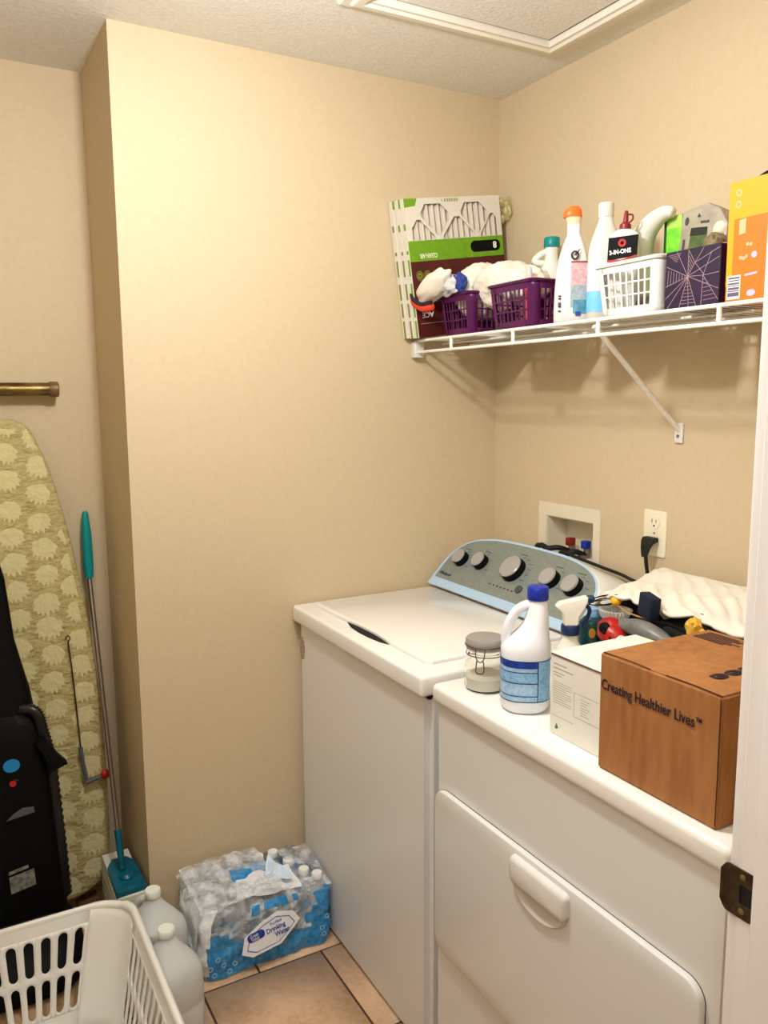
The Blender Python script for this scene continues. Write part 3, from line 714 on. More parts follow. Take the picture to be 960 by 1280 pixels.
# ================================================================ WIRE SHELF
t = thing('wire_shelf', 'white ventilated wire shelf across the right wall above the machines', 'shelf', (-.15, -.8, 1.65))
SY0, SY1 = -.004, -1.62
def rod(name, a, b, r, par, lab=None): return obj(name, tube(bmesh.new(), [a, b], r, 8), WWIRE, par, label=lab)
rod('front_rail', (-.305, SY0, 1.667), (-.305, SY1, 1.667), .0042, t)
rod('front_rail', (-.305, SY0, 1.634), (-.305, SY1, 1.634), .0042, t)
for xx in (-.205, -.105): rod('support_rod', (xx, SY0, 1.6625), (xx, SY1, 1.6625), .003, t)
rod('back_rail', (-.008, SY0, 1.6625), (-.008, SY1, 1.6625), .0032, t)
w0 = None
for i in range(62):
    yy = -.018 - .0258*i
    if w0 is None:
        w0 = obj('deck_wire', tube(bmesh.new(), [(-.305, -.018, 1.6695), (-.005, -.018, 1.6695)], .0014, 6), WWIRE, t)
    else:
        c = w0.copy(); COL.objects.link(c); c.parent = t; c.location = (0, yy+.018, 0)
for yy in (-.198, -.475, -.772, -1.085, -1.39): obj('rail_post', tube(bmesh.new(), [(-.305, yy, 1.634), (-.305, yy, 1.667)], .0048, 8), WWIRE, t)
obj('end_bracket', B(-.318, -.286, -.026, -.001, 1.618, 1.666, bev=.003), WPLAST, t, label='white end bracket on the left wall')
bm = bmesh.new()
v0, v1 = Vector((-.300, -.755, 1.655)), Vector((-.004, -.742, 1.418))
tube(bm, [v0, v0.lerp(v1, .5), v1], [.006, .0065, .006], 8); br = obj('support_brace', bm, WWIRE, t)
obj('brace_foot', B(-.007, -.0005, -.754, -.730, 1.388, 1.436, bev=.002), WPLAST, br)
bm = bmesh.new(); lathe(bm, [(.004, 0), (.004, .002)], (0, 0, 0), 10, frame((-.0068, -.742, 1.405), (0, -1, 0), (0, 0, 1))); obj('screw', bm, STEEL, br)
ZS = 1.671

# ---- furnace filters, leaning at an angle against the left wall
def make_filter(y, dx, dz, full, label, rotdeg=8.0):
    t = thing('furnace_filter', label, 'air filter', (-.332+dx, y, ZS+dz), 0, 'pleated air filters leaning on the left wall', world=False, rot=(0, math.radians(-rotdeg), 0))
    W_, H_, T_ = .334, .385, .021
    m = Matrix(((1, 0, 0, 0), (0, 0, -1, 0), (0, 1, 0, 0), (0, 0, 0, 1)))   # u->x, v->z, n->-y
    v = lambda a: H_ - a
    A1 = [(.068, v(.016)), (.120, v(.016)), (.146, v(.040)), (.146, v(.062)), (.112, v(.104)), (.104, v(.104)), (.052, v(.050)), (.052, v(.040))]
    A2 = [(x+.138, y_) for x, y_ in A1]
    L1 = [(.036, v(.058)), (.048, v(.058)), (.094, v(.106)), (.094, v(.114)), (.018, v(.114)), (.018, v(.080))]
    M1 = [(.166, v(.054)), (.184, v(.054)), (.234, v(.104)), (.232, v(.114)), (.122, v(.114)), (.124, v(.104))]
    R1 = [(.296, v(.050)), (.306, v(.050)), (.318, v(.066)), (.318, v(.114)), (.254, v(.114)), (.256, v(.104))]
    holes = [A1, A2, L1, M1, R1] if full else []
    fr = obj('cardboard_frame', plate([(0, 0), (W_, 0), (W_, H_), (0, H_)], holes, .002, m, z0=T_-.002), FCARD, t, smooth=False)
    bm = bmesh.new(); box(bm, 0, .002, -T_+.002, 0, 0, H_); box(bm, W_-.002, W_, -T_+.002, 0, 0, H_); box(bm, .002, W_-.002, -T_+.002, 0, H_-.002, H_); box(bm, .002, W_-.002, -T_+.002, 0, 0, .002)
    obj('side_walls', bm, FCARD, t, smooth=False)
    bm = bmesh.new(); n = 34; a = [bm.verts.new((.002 + (W_-.004)*i/n, -.001 if i % 2 else -T_+.004, .003)) for i in range(n+1)]; b = [bm.verts.new((q.co.x, q.co.y, H_-.003)) for q in a]
    for i in range(n): bm.faces.new((a[i], a[i+1], b[i+1], b[i]))
    obj('pleated_media', bm, PLEAT, t, smooth=False)
    f = .0004
    # printed side strip
    bm = bmesh.new()
    for z0, z1 in ((.0, .05), (.06, .10), (.11, .155), (.175, .22), (.235, .245), (.30, .318)): box(bm, -.0005, 0, -T_+.005, -.007, z0, z1)
    obj('side_print', bm, GREEN if full else OLIVE, t, smooth=False, kind='stuff')
    obj('corner_tab', plate([(0, v(0)), (0, v(.024)), (.036, v(.020)), (.044, v(.0))], (), f, m, z0=T_), GREEN, t, smooth=False, label='green printed corner')
    if full:
        lb = obj('green_band', plate([(0, v(.115)), (W_, v(.115)), (W_, v(.172)), (0, v(.172))], (), f, m, z0=T_), GREEN, t, smooth=False)
        obj('maroon_panel', plate([(0, v(.172)), (W_, v(.172)), (W_, 0), (0, 0)], (), f, m, z0=T_), MAROON, t, smooth=False)
        obj('black_pill', plate(rrect(.213, .322, v(.158), v(.126), .0155, 6), (), f, m, z0=T_+f), BLACK, lb, smooth=False)
        R180 = Matrix.Rotation(PI, 4, 'Z')
        text('CLEAN AIR', .018, mat('print_cream', (226, 226, 190), .6), lb, m @ Matrix.Translation((.094, v(.152), T_+f+.0003)) @ R180, sx=.68, bold=.0006)
        text('8', .026, mat('print_white', (240, 240, 236), .6), lb, m @ Matrix.Translation((.308, v(.132), T_+2*f+.0003)) @ R180, bold=.0008)
        text('ACE', .021, MATS['print_white'], lb, m @ Matrix.Translation((.058, v(.315), T_+f+.0003)) @ R180, bold=.0005)
        bm = bmesh.new()
        for cx in (.026, .052, .080):
            merge(bm, plate(circ(cx, v(.212), .0115, 20, .0135), [circ(cx, v(.212), .0095, 20, .0115)], f, m, z0=T_+f)); merge(bm, plate(circ(cx, v(.212), .0075, 16, .009), [circ(cx, v(.212), .003, 8)], f, m, z0=T_+f))
        obj('ring_icons', bm, OLIVE, lb, smooth=False)
        bm = bmesh.new()
        for z_ in (.285, .345): merge(bm, plate([(.01, v(z_)), (.09, v(z_)), (.09, v(z_+.0015)), (.01, v(z_+.0015))], (), f, m, z0=T_+f))
        obj('panel_rules', bm, LINEPINK, lb, smooth=False)
        bm = bmesh.new()
        for i, wd in enumerate((.002, .005, .006, .006, .005, .006, .005)):
            x = .128 + i*.0085
            merge(bm, plate([(x, v(.004)), (x+wd, v(.004)), (x+wd, v(.012)), (x, v(.012))], [[(x+wd*.3, v(.006)), (x+wd*.7, v(.006)), (x+wd*.7, v(.010)), (x+wd*.3, v(.010))]] if wd > .003 else (), f, m, z0=T_))
        obj('printed_code', bm, OLIVE, fr, smooth=False)
    return t
make_filter(-.052, 0, 0, True, 'front pleated air filter with its green and maroon label upside down', 8.0)
make_filter(-.028, -.004, .001, False, 'middle air filter of the stack, only its left edge showing', 8.0)
make_filter(-.004, -.012, .002, False, 'rear air filter of the stack, against the left wall', 7.6)
# clear bag of bits behind the filter's right corner
t = thing('plastic_bag', 'small wad of clear yellowish plastic behind the upper right filter corner', 'plastic bag', (-.035, -.05, 2.04))
bm = lump(bmesh.new(), (-.026, -.050, 2.062), (.024, .032, .034), 4, .2, 3, 1); obj('bag_film', bm, mat('yellow_clear_film', (224, 214, 150), .15, avar=(40, .15, .7)), t)

# ---- perforated baskets
def radial(theta, hw, hh): 
    c, s = abs(math.cos(theta)), abs(math.sin(theta)); return min(hw/c if c > 1e-6 else 1e9, hh/s if s > 1e-6 else 1e9)
def rr_hit(theta, hw, hh, r):
    lo, hi = 0, radial(theta, hw, hh)
    def sd(t_):
        x, y = abs(t_*math.cos(theta)) - hw + r, abs(t_*math.sin(theta)) - hh + r
        return math.hypot(max(x, 0), max(y, 0)) + min(max(x, y), 0) - r
    for _ in range(24):
        mid = (lo+hi)/2
        if sd(mid) < 0: lo = mid
        else: hi = mid
    return lo
def perf_basket(w, d, h, taper, rc, longN, shortN, rows, holew, holeh, holer, v0, v1):
    """w along x, d along y at the rim; returns bmesh of the wall. rows between v0..v1 (fractions of height)"""
    bm = bmesh.new()
    def hw(v): return w/2 - taper*(1-v)
    def hd(v): return d/2 - taper*(1-v)
    def P(side, u, v):
        a, b = hw(v), hd(v)
        if side == 0: return Vector(((a-rc)*u, -b, h*v))
        if side == 1: return Vector((a, (b-rc)*u, h*v))
        if side == 2: return Vector((-(a-rc)*u, b, h*v))
        return Vector((-a, -(b-rc)*u, h*v))
    def quad(f, a0, a1, b0, b1, na, nb):
        V = [[bm.verts.new(f(a0+(a1-a0)*i/na, b0+(b1-b0)*j/nb)) for j in range(nb+1)] for i in range(na+1)]
        for i in range(na):
            for j in range(nb): bm.faces.new((V[i][j], V[i+1][j], V[i+1][j+1], V[i][j+1]))
    for side in range(4):
        n = longN if side in (0, 2) else shortN
        Ls = (w if side in (0, 2) else d) - 2*rc
        um = .94; cell = 2*um/n; f = lambda u, v: P(side, u, v)
        quad(f, -1, -um, 0, 1, 1, 8); quad(f, um, 1, 0, 1, 1, 8)
        quad(f, -um, um, 0, v0, n, 2); quad(f, -um, um, v1, 1, n, 3)
        rh = (v1-v0)/rows
        cw, chh = cell*Ls/4, rh*h/2           # half cell in metres
        hw_, hh_, hr_ = min(holew/2, cw*.86), min(holeh/2, chh*.9), min(holer, cw*.8, holew/2*.999)
        per = [math.atan2(q[1], q[0]) % (2*PI) for q in rrect(-hw_, hw_, -hh_, hh_, hr_, 4)]
        ths = sorted(set([round(a_, 6) for a_ in per] + [math.atan2(s1*chh, s2*cw) % (2*PI) for s1 in (1, -1) for s2 in (1, -1)]))
        for r_ in range(rows):
            for c_ in range(n):
                uc, vc = -um + cell*(c_+.5), v0 + rh*(r_+.5)
                A_, B_ = [], []
                for th in ths:
                    R_ = radial(th, cw, chh); Q = rr_hit(th, hw_, hh_, hr_)
                    for lst, rad in ((A_, R_), (B_, Q)):
                        lst.append(bm.verts.new(f(uc + rad*math.cos(th)/(Ls/2), vc + rad*math.sin(th)/h)))
                m_ = len(ths)
                for i in range(m_): bm.faces.new((A_[i], A_[(i+1) % m_], B_[(i+1) % m_], B_[i]))
        # corner after the side
    for sx, sy, a0 in ((1, -1, -90), (1, 1, 0), (-1, 1, 90), (-1, -1, 180)):
        def fc(a, v):
            th = math.radians(a0 + 90*a); return Vector((sx*(hw(v)-rc) + rc*math.cos(th), sy*(hd(v)-rc) + rc*math.sin(th), h*v))
        quad(fc, 0, 1, 0, 1, 6, 8)
    bmesh.ops.remove_doubles(bm, verts=bm.verts, dist=.0002)
    bmesh.ops.recalc_face_normals(bm, faces=bm.faces)
    return bm
def rim_path(w, d, rc, k=8):
    return [Vector((p[0], p[1], 0)) for p in rrect(-w/2, w/2, -d/2, d/2, rc, k)]
def basket_base(w, d, rc, z, t_=.002): return plate([(p.x, p.y) for p in rim_path(w, d, rc)], (), t_, None, z0=z)
def small_basket(name, label, m, loc, rz, w, d, h, group=None):
    t = thing(name, label, 'basket', loc, rz, group, world=False)
    obj('basket_wall', perf_basket(w, d, h, .012, .016, 7, 8, 3, .013, .022, .0015, .16, .84), m, t, solid=.002, sharp=30)
    obj('basket_floor', basket_base(w-.026, d-.026, .014, .001), m, t)
    bm = bmesh.new(); rgs = []
    for dx, dz in ((-.002, -.004), (.004, -.005), (.006, 0), (.002, .003), (-.003, .001)):
        rgs.append([Vector((p.x, p.y, h+dz)) for p in rim_path(w+2*dx, d+2*dx, .018)])
    loft(bm, rgs+[rgs[0]], caps=False); obj('rim', bm, m, t, sharp=60)
    return t
gp = 'purple baskets on the wire shelf'
small_basket('purple_basket', 'left purple plastic basket on the shelf, in front of the filters', PURPLE, (-.197, -.182, ZS), 0, .176, .158, .115, gp)
small_basket('purple_basket', 'right purple plastic basket on the shelf, beside the orange-capped sprayer', PURPLE, (-.199, -.435, ZS), 0, .176, .185, .115, gp)
small_basket('white_basket', 'small white plastic basket on the shelf holding the oil bottle', WPLAST, (-.182, -.828, ZS), 0, .208, .185, .112)

# ---- cloths in the purple baskets
def clothlump(name, label, cat, parts, loc):
    t = thing(name, label, cat, loc)
    for nm, c, r, amp, fr, sd, m, lab in parts:
        bm = lump(bmesh.new(), c, r, 4, amp, fr, sd); obj(nm, bm, m, t, label=lab, sharp=180)
    return t
def ridgelump(c, r, sd, amp=.13):
    bm = bmesh.new(); r0 = bmesh.ops.create_icosphere(bm, subdivisions=5, radius=1)
    for v in r0['verts']:
        d = v.co.normalized()
        k = 1 + amp*(.6-abs(noise.noise(Vector((d.x*1.5, d.y*2.8 + d.z*1.5, d.z*1.2 + sd))))*2.6) + .05*noise.noise(d*7)
        v.co = Vector((c[0]+d.x*r[0]*k, c[1]+d.y*r[1]*k, c[2]+d.z*r[2]*k))
    return bm
t = thing('white_cloth', 'bunched white cloth heaped in the purple baskets', 'cloth', (-.19, -.22, ZS+.1))
obj('cloth_heap', ridgelump((-.188, -.185, 1.795), (.085, .072, .078), 2), TOWEL, t, sharp=180)
obj('cloth_heap', ridgelump((-.190, -.295, 1.80), (.080, .105, .062), 5), TOWEL, t, sharp=180)
obj('cloth_heap', ridgelump((-.190, -.39, 1.795), (.06, .05, .045), 8), TOWEL, t, sharp=180)
t = thing('striped_mitt', 'white mitt with a black edge and orange-red lining over the left purple basket', 'mitt', (-.30, -.13, 1.8))
def mitt(i, j):   # hanging flap
    s = i*2-1
    y_ = -.165 - .085*s + .0
    x = -.312 - .020*math.sin(PI*j) - .010*math.cos(PI*s/2)
    z = 1.822 - .048*j - .020*max(0, -s)*1.2 + .012*(1-s*s)
    return Vector((x, y_, z))
bm = bmesh.new(); lump(bm, (-.318, -.125, 1.803), (.032, .082, .034), 4, .10, 1.8, 4, Matrix.Translation((-.318, -.110, 1.8)) @ Matrix.Rotation(-.45, 4, 'X') @ Matrix.Translation((.318, .110, -1.8)))
obj('mitt_cloth', bm, TOWEL, t, sharp=180)
ed = smooth_pts([(-.346, -.052, 1.796), (-.352, -.068, 1.782), (-.352, -.09, 1.770), (-.350, -.118, 1.762), (-.340, -.150, 1.765)], 5)
obj('mitt_edge', tube(bmesh.new(), ed, .0055, 8), mat('charcoal_piping', (34, 30, 40), .8), t, label='dark charcoal edge')
bm = bmesh.new(); tube(bm, [p + Vector((.010, .004, -.010)) for p in ed], [.004]+[.011]*(len(ed)-2)+[.004], 10); obj('mitt_lining', bm, ORRED, t, label='orange-red lining')
t = thing('blue_packet', 'small blue and white cloth corner between the mitt and the white cloth', 'cloth', (-.30, -.19, 1.80))
bm = lump(bmesh.new(), (-.286, -.208, 1.812), (.018, .024, .028), 4, .14, 2.5, 3); obj('blue_cloth', bm, BLUECLOTH, t)
bm = lump(bmesh.new(), (-.296, -.176, 1.810), (.022, .042, .027), 4, .16, 2.5, 8); obj('white_cloth_side', bm, mat('grey_white_cloth', (206, 206, 208), .8), t)
# little things in the right purple basket
for lab, yy, m1, m2, xx in (('tiny clear bottle with a pink base at the purple basket rim', -.447, mat('pink_plastic', (232, 90, 128), .4), mat('clear_pale', (222, 214, 214), .2, alpha=.7), -.235),):
    t = thing('mini_bottle', lab, 'bottle', (xx, yy, 1.735), 0, world=False)
    bm = bmesh.new(); lathe(bm, [(.012, -.06), (.013, .03), (.014, .05), (.013, .062)], n=16); obj('bottle_body', bm, m1, t)
    bm = bmesh.new(); lathe(bm, [(.008, .062), (.008, .078), (.006, .09), (.003, .093)], n=14); obj('bottle_neck', bm, m2, t)
t = thing('hair_clip', 'small cream plastic clip lying on the purple basket rim', 'clip', (-.22, -.478, 1.79))
bm = bmesh.new(); lump(bm, (-.225, -.476, 1.792), (.01, .016, .009), 2, .3, 4, 2); obj('clip_body', bm, mat('cream_bit', (236, 224, 196), .5), t)
# ---- bottles
def bottle(name, label, loc, rings, m, rz=0, n=36, p=2.3, cat='bottle'):
    t = thing(name, label, cat, loc, rz, world=False)
    bm = bmesh.new(); loft(bm, [se_ring(r[3] if len(r) > 3 else 0, 0, r[0], r[1], r[2], p, n) for r in rings]); obj('bottle_body', bm, m, t, sharp=70)
    return t
t = bottle('trigger_bottle', 'white bottle with a teal cap behind the right purple basket', (-.066, -.332, ZS), [(0, .034, .026), (.004, .038, .03), (.13, .038, .03), (.162, .036, .028), (.188, .024, .02), (.204, .018, .018), (.224, .017, .017), (.234, .019, .017)], mat('pale_bottle', (226, 230, 220), .35), -.6)
bm = bmesh.new(); lathe(bm, [(.021, .234), (.022, .236), (.0215, .258), (.0195, .261)], n=28); obj('cap', bm, TEAL, t, label='teal cap')
bm = tube(bmesh.new(), smooth_pts([(-.012, 0, .224), (-.032, 0, .215), (-.046, 0, .200), (-.036, 0, .194), (-.02, 0, .192)], 4), .009, 10); obj('spout', bm, mat('pale_bottle2', (236, 238, 230), .35), t)
bm = bmesh.new(); box(bm, -.036, .03, -.0316, -.0306, .05, .14); obj('label', bm, mat('pink_white_label', (226, 186, 190), .5), t)

OR = math.radians(-38)
t = bottle('orange_cap_spray_bottle', 'tall white bottle with a bright orange cap and pink and blue label', (-.252, -.628, ZS),
   [(0, .037, .022), (.004, .042, .026), (.03, .0425, .027), (.08, .041, .027), (.12, .038, .026), (.15, .033, .024), (.175, .026, .021), (.192, .019, .017), (.200, .016, .015), (.205, .0155, .0145), (.226, .0155, .0145)], WPLAST, OR, p=2.8)
bm = bmesh.new(); loft(bm, [se_ring(x, 0, z, rx, ry, 2.2, 24) for x, z, rx, ry in ((0, .224, .016, .015), (0, .23, .017, .016), (-.002, .240, .019, .017))]); obj('cap_collar', bm, mat('peach_translucent', (250, 206, 170), .4), t)
bm = bmesh.new(); loft(bm, [se_ring(x, 0, z, rx, ry, 2.3, 24) for x, z, rx, ry in ((-.003, .240, .021, .017), (-.004, .246, .022, .018), (-.003, .258, .019, .016), (0, .265, .010, .010))]); obj('cap', bm, ORANGE, t, label='bright orange cap')
def front_label(x0, x1, z0, z1, dep, m, par, name, off=.0008, lab=None, p=2.8, rx=.042, ry=.027):
    def fn(i, j):
        x = x0 + (x1-x0)*i; return Vector((x, -dep*(max(0, 1-abs(x/rx)**p))**(1/p) - off, z0+(z1-z0)*j))
    return obj(name, grid(fn, 12, 1), m, par, label=lab)
lb = front_label(-.006, .038, .085, .14, .026, mat('pink_label', (214, 178, 178), .5, var=(120, (172, 128, 132), .6)), t, 'label', .0016, 'pink and grey printed label')
front_label(-.006, .038, .035, .085, .027, mat('greyblue_label', (168, 178, 184), .5, var=(120, (128, 150, 160), .7)), lb, 'label_lower', .0012)
front_label(.0, .036, .022, .052, .027, mat('teal_label', (62, 128, 150), .5, var=(50, (120, 176, 190), .6)), lb, 'label_picture', .0018)
front_label(.006, .018, .016, .026, .027, LNAVY, lb, 'label_navy', .0020)
front_label(-.006, .038, .136, .1385, .026, DRED, lb, 'label_red_line', .0026)
mf = Matrix(((1, 0, 0, 0), (0, 0, -1, -.0288), (0, 1, 0, 0), (0, 0, 0, 1)))
bm = plate(circ(.002, .152, .0095, 18, .0105), [circ(.002, .152, .0055, 14, .0065)], .0006, mf); merge(bm, plate([(.004, .150), (.014, .165), (.012, .166), (.001, .153)], (), .0006, mf)); obj('round_logo', bm, INK, lb, smooth=False, label='dark ring logo with a leaf tick')
mfl = Matrix(((0, -1, 0, -.030), (0, 0, -1, -.0262), (1, 0, 0, .030), (0, 0, 0, 1)))
text('1280', .013, INK, t, mfl, name='side_numerals') if False else None
bm = bmesh.new(); mk = Matrix(((1, 0, 0, 0), (0, 0, -1, -.0262), (0, 1, 0, 0), (0, 0, 0, 1)))
for z_ in (.06, .054, .044, .040, .036, .026): strip(-.034, z_, .007, .003)
obj('side_marks', bm, INK, t, smooth=False)

t = bottle('tall_blue_bottle', 'tall white bottle with a sky-blue lower label beside the white basket', (-.215, -.692, ZS),
   [(0, .034, .024), (.004, .038, .028), (.14, .038, .028), (.165, .036, .027), (.19, .029, .024), (.212, .021, .019), (.225, .0165, .0165), (.232, .0155, .0155)], mat('offwhite_bottle', (214, 211, 202), .38), math.radians(-38), p=2.6)
bm = bmesh.new(); lathe(bm, [(.0168, .232), (.0175, .234), (.0175, .262), (.015, .264)], n=28); obj('cap', bm, mat('offwhite_cap', (222, 219, 208), .4), t)
bm = bmesh.new(); loft(bm, [se_ring(0, 0, z, .0386, .0286, 2.6, 36) for z in (.022, .068)], caps=False); obj('label', bm, mat('sky_label', (108, 186, 228), .45, var=(30, (136, 204, 238), .7)), t, label='sky-blue lower label')
bm = bmesh.new(); loft(bm, [se_ring(0, 0, z, .0386, .0286, 2.6, 36) for z in (.068, .132)], caps=False); obj('label_upper', bm, mat('lavender_label', (206, 206, 222), .5, var=(26, (228, 224, 222), .9)), t)

t = thing('oil_bottle', 'small white oil bottle with a black and red label and red spout', 'bottle', (-.245, -.772, ZS+.004), 0, world=False, rot=(math.radians(-2), math.radians(2), math.radians(-52)))
bm = bmesh.new(); loft(bm, [se_ring(0, 0, z, rx, ry, 2.6, 28) for z, rx, ry in ((0, .032, .015), (.004, .034, .017), (.16, .034, .017), (.176, .031, .016), (.184, .018, .012), (.187, .010, .010))]); obj('bottle_body', bm, WPLAST, t)
mf = Matrix(((1, 0, 0, 0), (0, 0, -1, -.0176), (0, 1, 0, 0), (0, 0, 0, 1)))
lb = obj('label', plate([(-.031, .118), (.031, .128), (.031, .172), (-.031, .166)], (), .0006, mf), BLACK, t, smooth=False, label='black label with a red ring and white lettering')
obj('label_red_edge', plate([(-.031, .114), (.0, .116), (.031, .127), (.031, .130), (.0, .120), (-.031, .119)], (), .0006, mf, z0=.0003), RED, lb, smooth=False)
obj('label_ring', plate(circ(-.002, .155, .0085, 18), [circ(-.002, .155, .004, 12)], .0006, mf, z0=.0006), RED, lb, smooth=False)
text('3-IN-ONE', .0125, MATS['print_white'], lb, mf @ Matrix.Translation((-.027, .130, .0009)) @ Matrix.Rotation(.12, 4, 'Z'), sx=.85, bold=.0005)
obj('label_script', plate([(-.016, .103), (.012, .108), (.014, .113), (.0, .112), (-.012, .109)], (), .0005, mf), INK, lb, smooth=False)
bm = bmesh.new(); lathe(bm, [(.0125, .186), (.0125, .196), (.006, .202), (.0045, .222), (.003, .226)], n=16); obj('spout', bm, DRED, t, label='dark red spout')
bm = tube(bmesh.new(), smooth_pts([(.006, 0, .2), (.014, 0, .207), (.013, 0, .217), (.004, 0, .218)], 4), .002, 8); obj('spout_cap', bm, DRED, t)
# bits inside the white basket
t = thing('red_carton', 'small dull red carton standing behind the oil bottle', 'carton', (-.055, -.615, ZS), 0)
obj('carton_body', B(-.066, -.044, -.645, -.585, ZS, 1.866, bev=.001, seg=1), mat('dull_red_card', (150, 36, 28), .6), t)
t = thing('amber_bottle', 'small amber bottle glimpsed between the orange-capped and tall white bottles', 'bottle', (-.07, -.545, ZS), 0, world=False)
bm = bmesh.new(); lathe(bm, [(.022, 0), (.024, .003), (.024, .13), (.016, .15), (.010, .156), (.010, .175)], n=20); obj('bottle_body', bm, mat('amber_plastic', (120, 78, 54), .35), t)
# white curved neck: a folded white glove/sock
t = thing('white_sleeve', 'long curved white sleeve rising out of the white basket', 'sleeve', (-.17, -.755, ZS+.03))
pts = smooth_pts([(-.175, -.765, 1.72), (-.175, -.757, 1.80), (-.172, -.757, 1.835), (-.17, -.77, 1.862), (-.168, -.795, 1.884), (-.166, -.822, 1.894), (-.164, -.842, 1.890)], 6)
rad = [.030 + (.012-.030)*min(1, max(0, (i-12)/22)) for i in range(len(pts))]; rad[-1] = .006; rad[-2] = .010
obj('sleeve_cloth', tube(bmesh.new(), pts, rad, 16), mat('soft_white', (222, 218, 204), .8, bump=(50, .4, .003)), t, sharp=180)
# green carton + grey packet in clear bag
t = thing('green_carton', 'bright green carton standing behind the white basket rim', 'carton', (-.13, -.83, ZS))
obj('carton_body', B(-.150, -.110, -.855, -.803, ZS+.004, 1.888, bev=.001, seg=1), mat('dark_green_card', (24, 74, 18), .6), t)
obj('front_print', B(-.1508, -.150, -.853, -.812, ZS+.06, 1.887), BOXGREEN, t, smooth=False)
obj('print_top', B(-.1512, -.1508, -.853, -.812, 1.862, 1.887), PALEGREEN, t, smooth=False)
t = thing('grey_packet', 'grey foil packet with a dark green label in a clear bag', 'packet', (-.14, -.92, ZS))
mg = frame((-.165, -.862, 1.785), (0, -1, .0), (.10, 0, 1))
obj('packet_body', plate([(0, .003), (.11, .003), (.112, .06), (.09, .092), (.06, .108), (.03, .106), (0, .10)], (), .03, mg, z0=-.032, bev=.004), GREYPK, t)
obj('packet_label', plate([(.022, .0), (.066, -.002), (.067, .062), (.026, .066)], (), .0006, mg, z0=.0025), mat('packet_green', (60, 84, 34), .5, var=(40, (100, 110, 60), .8)), t, smooth=False)
obj('packet_band', plate([(.024, .050), (.067, .046), (.067, .062), (.026, .066)], (), .0006, mg, z0=.0032), mat('packet_dark', (26, 34, 22), .5), t, smooth=False)
bm = plate([(.038, .086), (.048, .085), (.042, .094)], (), .0006, mg, z0=.0025); merge(bm, plate(circ(.012, .082, .005, 14, .009), (), .0006, mg, z0=.0025)); merge(bm, plate([(.006, .02), (.012, .02), (.012, .045), (.006, .045)], (), .0006, mg, z0=.0025)); merge(bm, plate([(.048, .072), (.07, .07), (.07, .075), (.048, .077)], (), .0006, mg, z0=.0025))
obj('packet_print', bm, mat('packet_ink', (70, 66, 56), .6), t, smooth=False)
t = thing('white_cap_tube', 'tube with a cream cap lying beside the grey packet', 'tube', (-.15, -.965, ZS+.09))
bm = bmesh.new(); lump(bm, (-.155, -.958, 1.838), (.014, .018, .016), 3, .08, 2, 2); obj('cap', bm, mat('cream_cap', (232, 222, 190), .5), t)
bm = bmesh.new(); lump(bm, (-.178, -.962, 1.806), (.018, .022, .022), 3, .2, 3, 2); obj('tube_body', bm, mat('olive_tube', (120, 108, 76), .5), t)
t = thing('brown_liquid_bottle', 'clear bottle of dark brown liquid behind the orange carton', 'bottle', (-.05, -.93, ZS), 0, world=False)
bm = bmesh.new(); lathe(bm, [(.036, 0), (.039, .004), (.039, .17), (.034, .195), (.022, .222), (.014, .232), (.014, .25)], n=28); obj('bottle_glass', bm, mat('smoky_clear', (196, 184, 150), .15, alpha=.6), t)
bm = bmesh.new(); lathe(bm, [(.035, .004), (.037, .006), (.037, .156), (.01, .157)], n=28); obj('liquid', bm, mat('brown_liquid', (44, 20, 12), .3), t, label='dark brown liquid')

# ---- tissue box
t = thing('tissue_box', 'dark purple tissue box with pale geometric lines on the wire shelf', 'tissue box', (-.18, -1.0, ZS))
TY0, TY1, TX0, TX1, TZ = -1.068, -.938, -.288, -.155, 1.783
obj('box_body', B(TX0, TX1, TY0, TY1, ZS, TZ, bev=.0015, seg=1), TISSUE, t)
obj('tissue_top', B(TX0+.03, TX1-.03, TY0+.02, TY1-.02, TZ-.001, TZ+.006, bev=.002), mat('tissue_white', (240, 240, 238), .9), t, label='white tissue at the top opening')
mk = frame((TX0, TY1, ZS), (0, -1, 0), (0, 0, 1)); bm = bmesh.new()
def line(a, b, wd=.0008):
    a, b = Vector(a), Vector(b); d = b - a; n_ = Vector((-d.y, d.x)).normalized()*wd/2
    merge(bm, plate([tuple(a-n_), tuple(b-n_), tuple(b+n_), tuple(a+n_)], (), .0003, mk))
C = (.056, .060)
rim_ = [(.0, .045), (.002, .085), (.028, .110), (.056, .110), (.0, .020), (.008, .003), (.038, .003), (.060, .003), (.078, .003), (.092, .058), (.128, .088), (.128, .030), (.072, .084)]
for q in rim_: line(C, q)
C2 = (.072, .084)
for q in ((.056, .110), (.092, .110), (.095, .058), (.128, .105)): line(C2, q)
C3 = (.092, .058)
for q in ((.090, .004), (.128, .010), (.110, .100), (.128, .06)): line(C3, q)
def hatch(a, b, c, n_):   # stripes in triangle from apex a to edge b-c
    for i in range(1, n_):
        k = i/n_; line(Vector(a).lerp(Vector(b), k), Vector(a).lerp(Vector(c), k), .0007)
hatch(C, (.0, .045), (.002, .080), 8); hatch(C, (.038, .003), (.056, .003), 9); hatch(C, (.060, .003), (.078, .003), 9); hatch(C, (.056, .108), C2, 6); hatch(C3, (.095, .004), (.128, .006), 7)
hatch((.028, .088), (.004, .108), (.04, .110), 6)
obj('line_print', bm, LINEPINK, t, smooth=False)

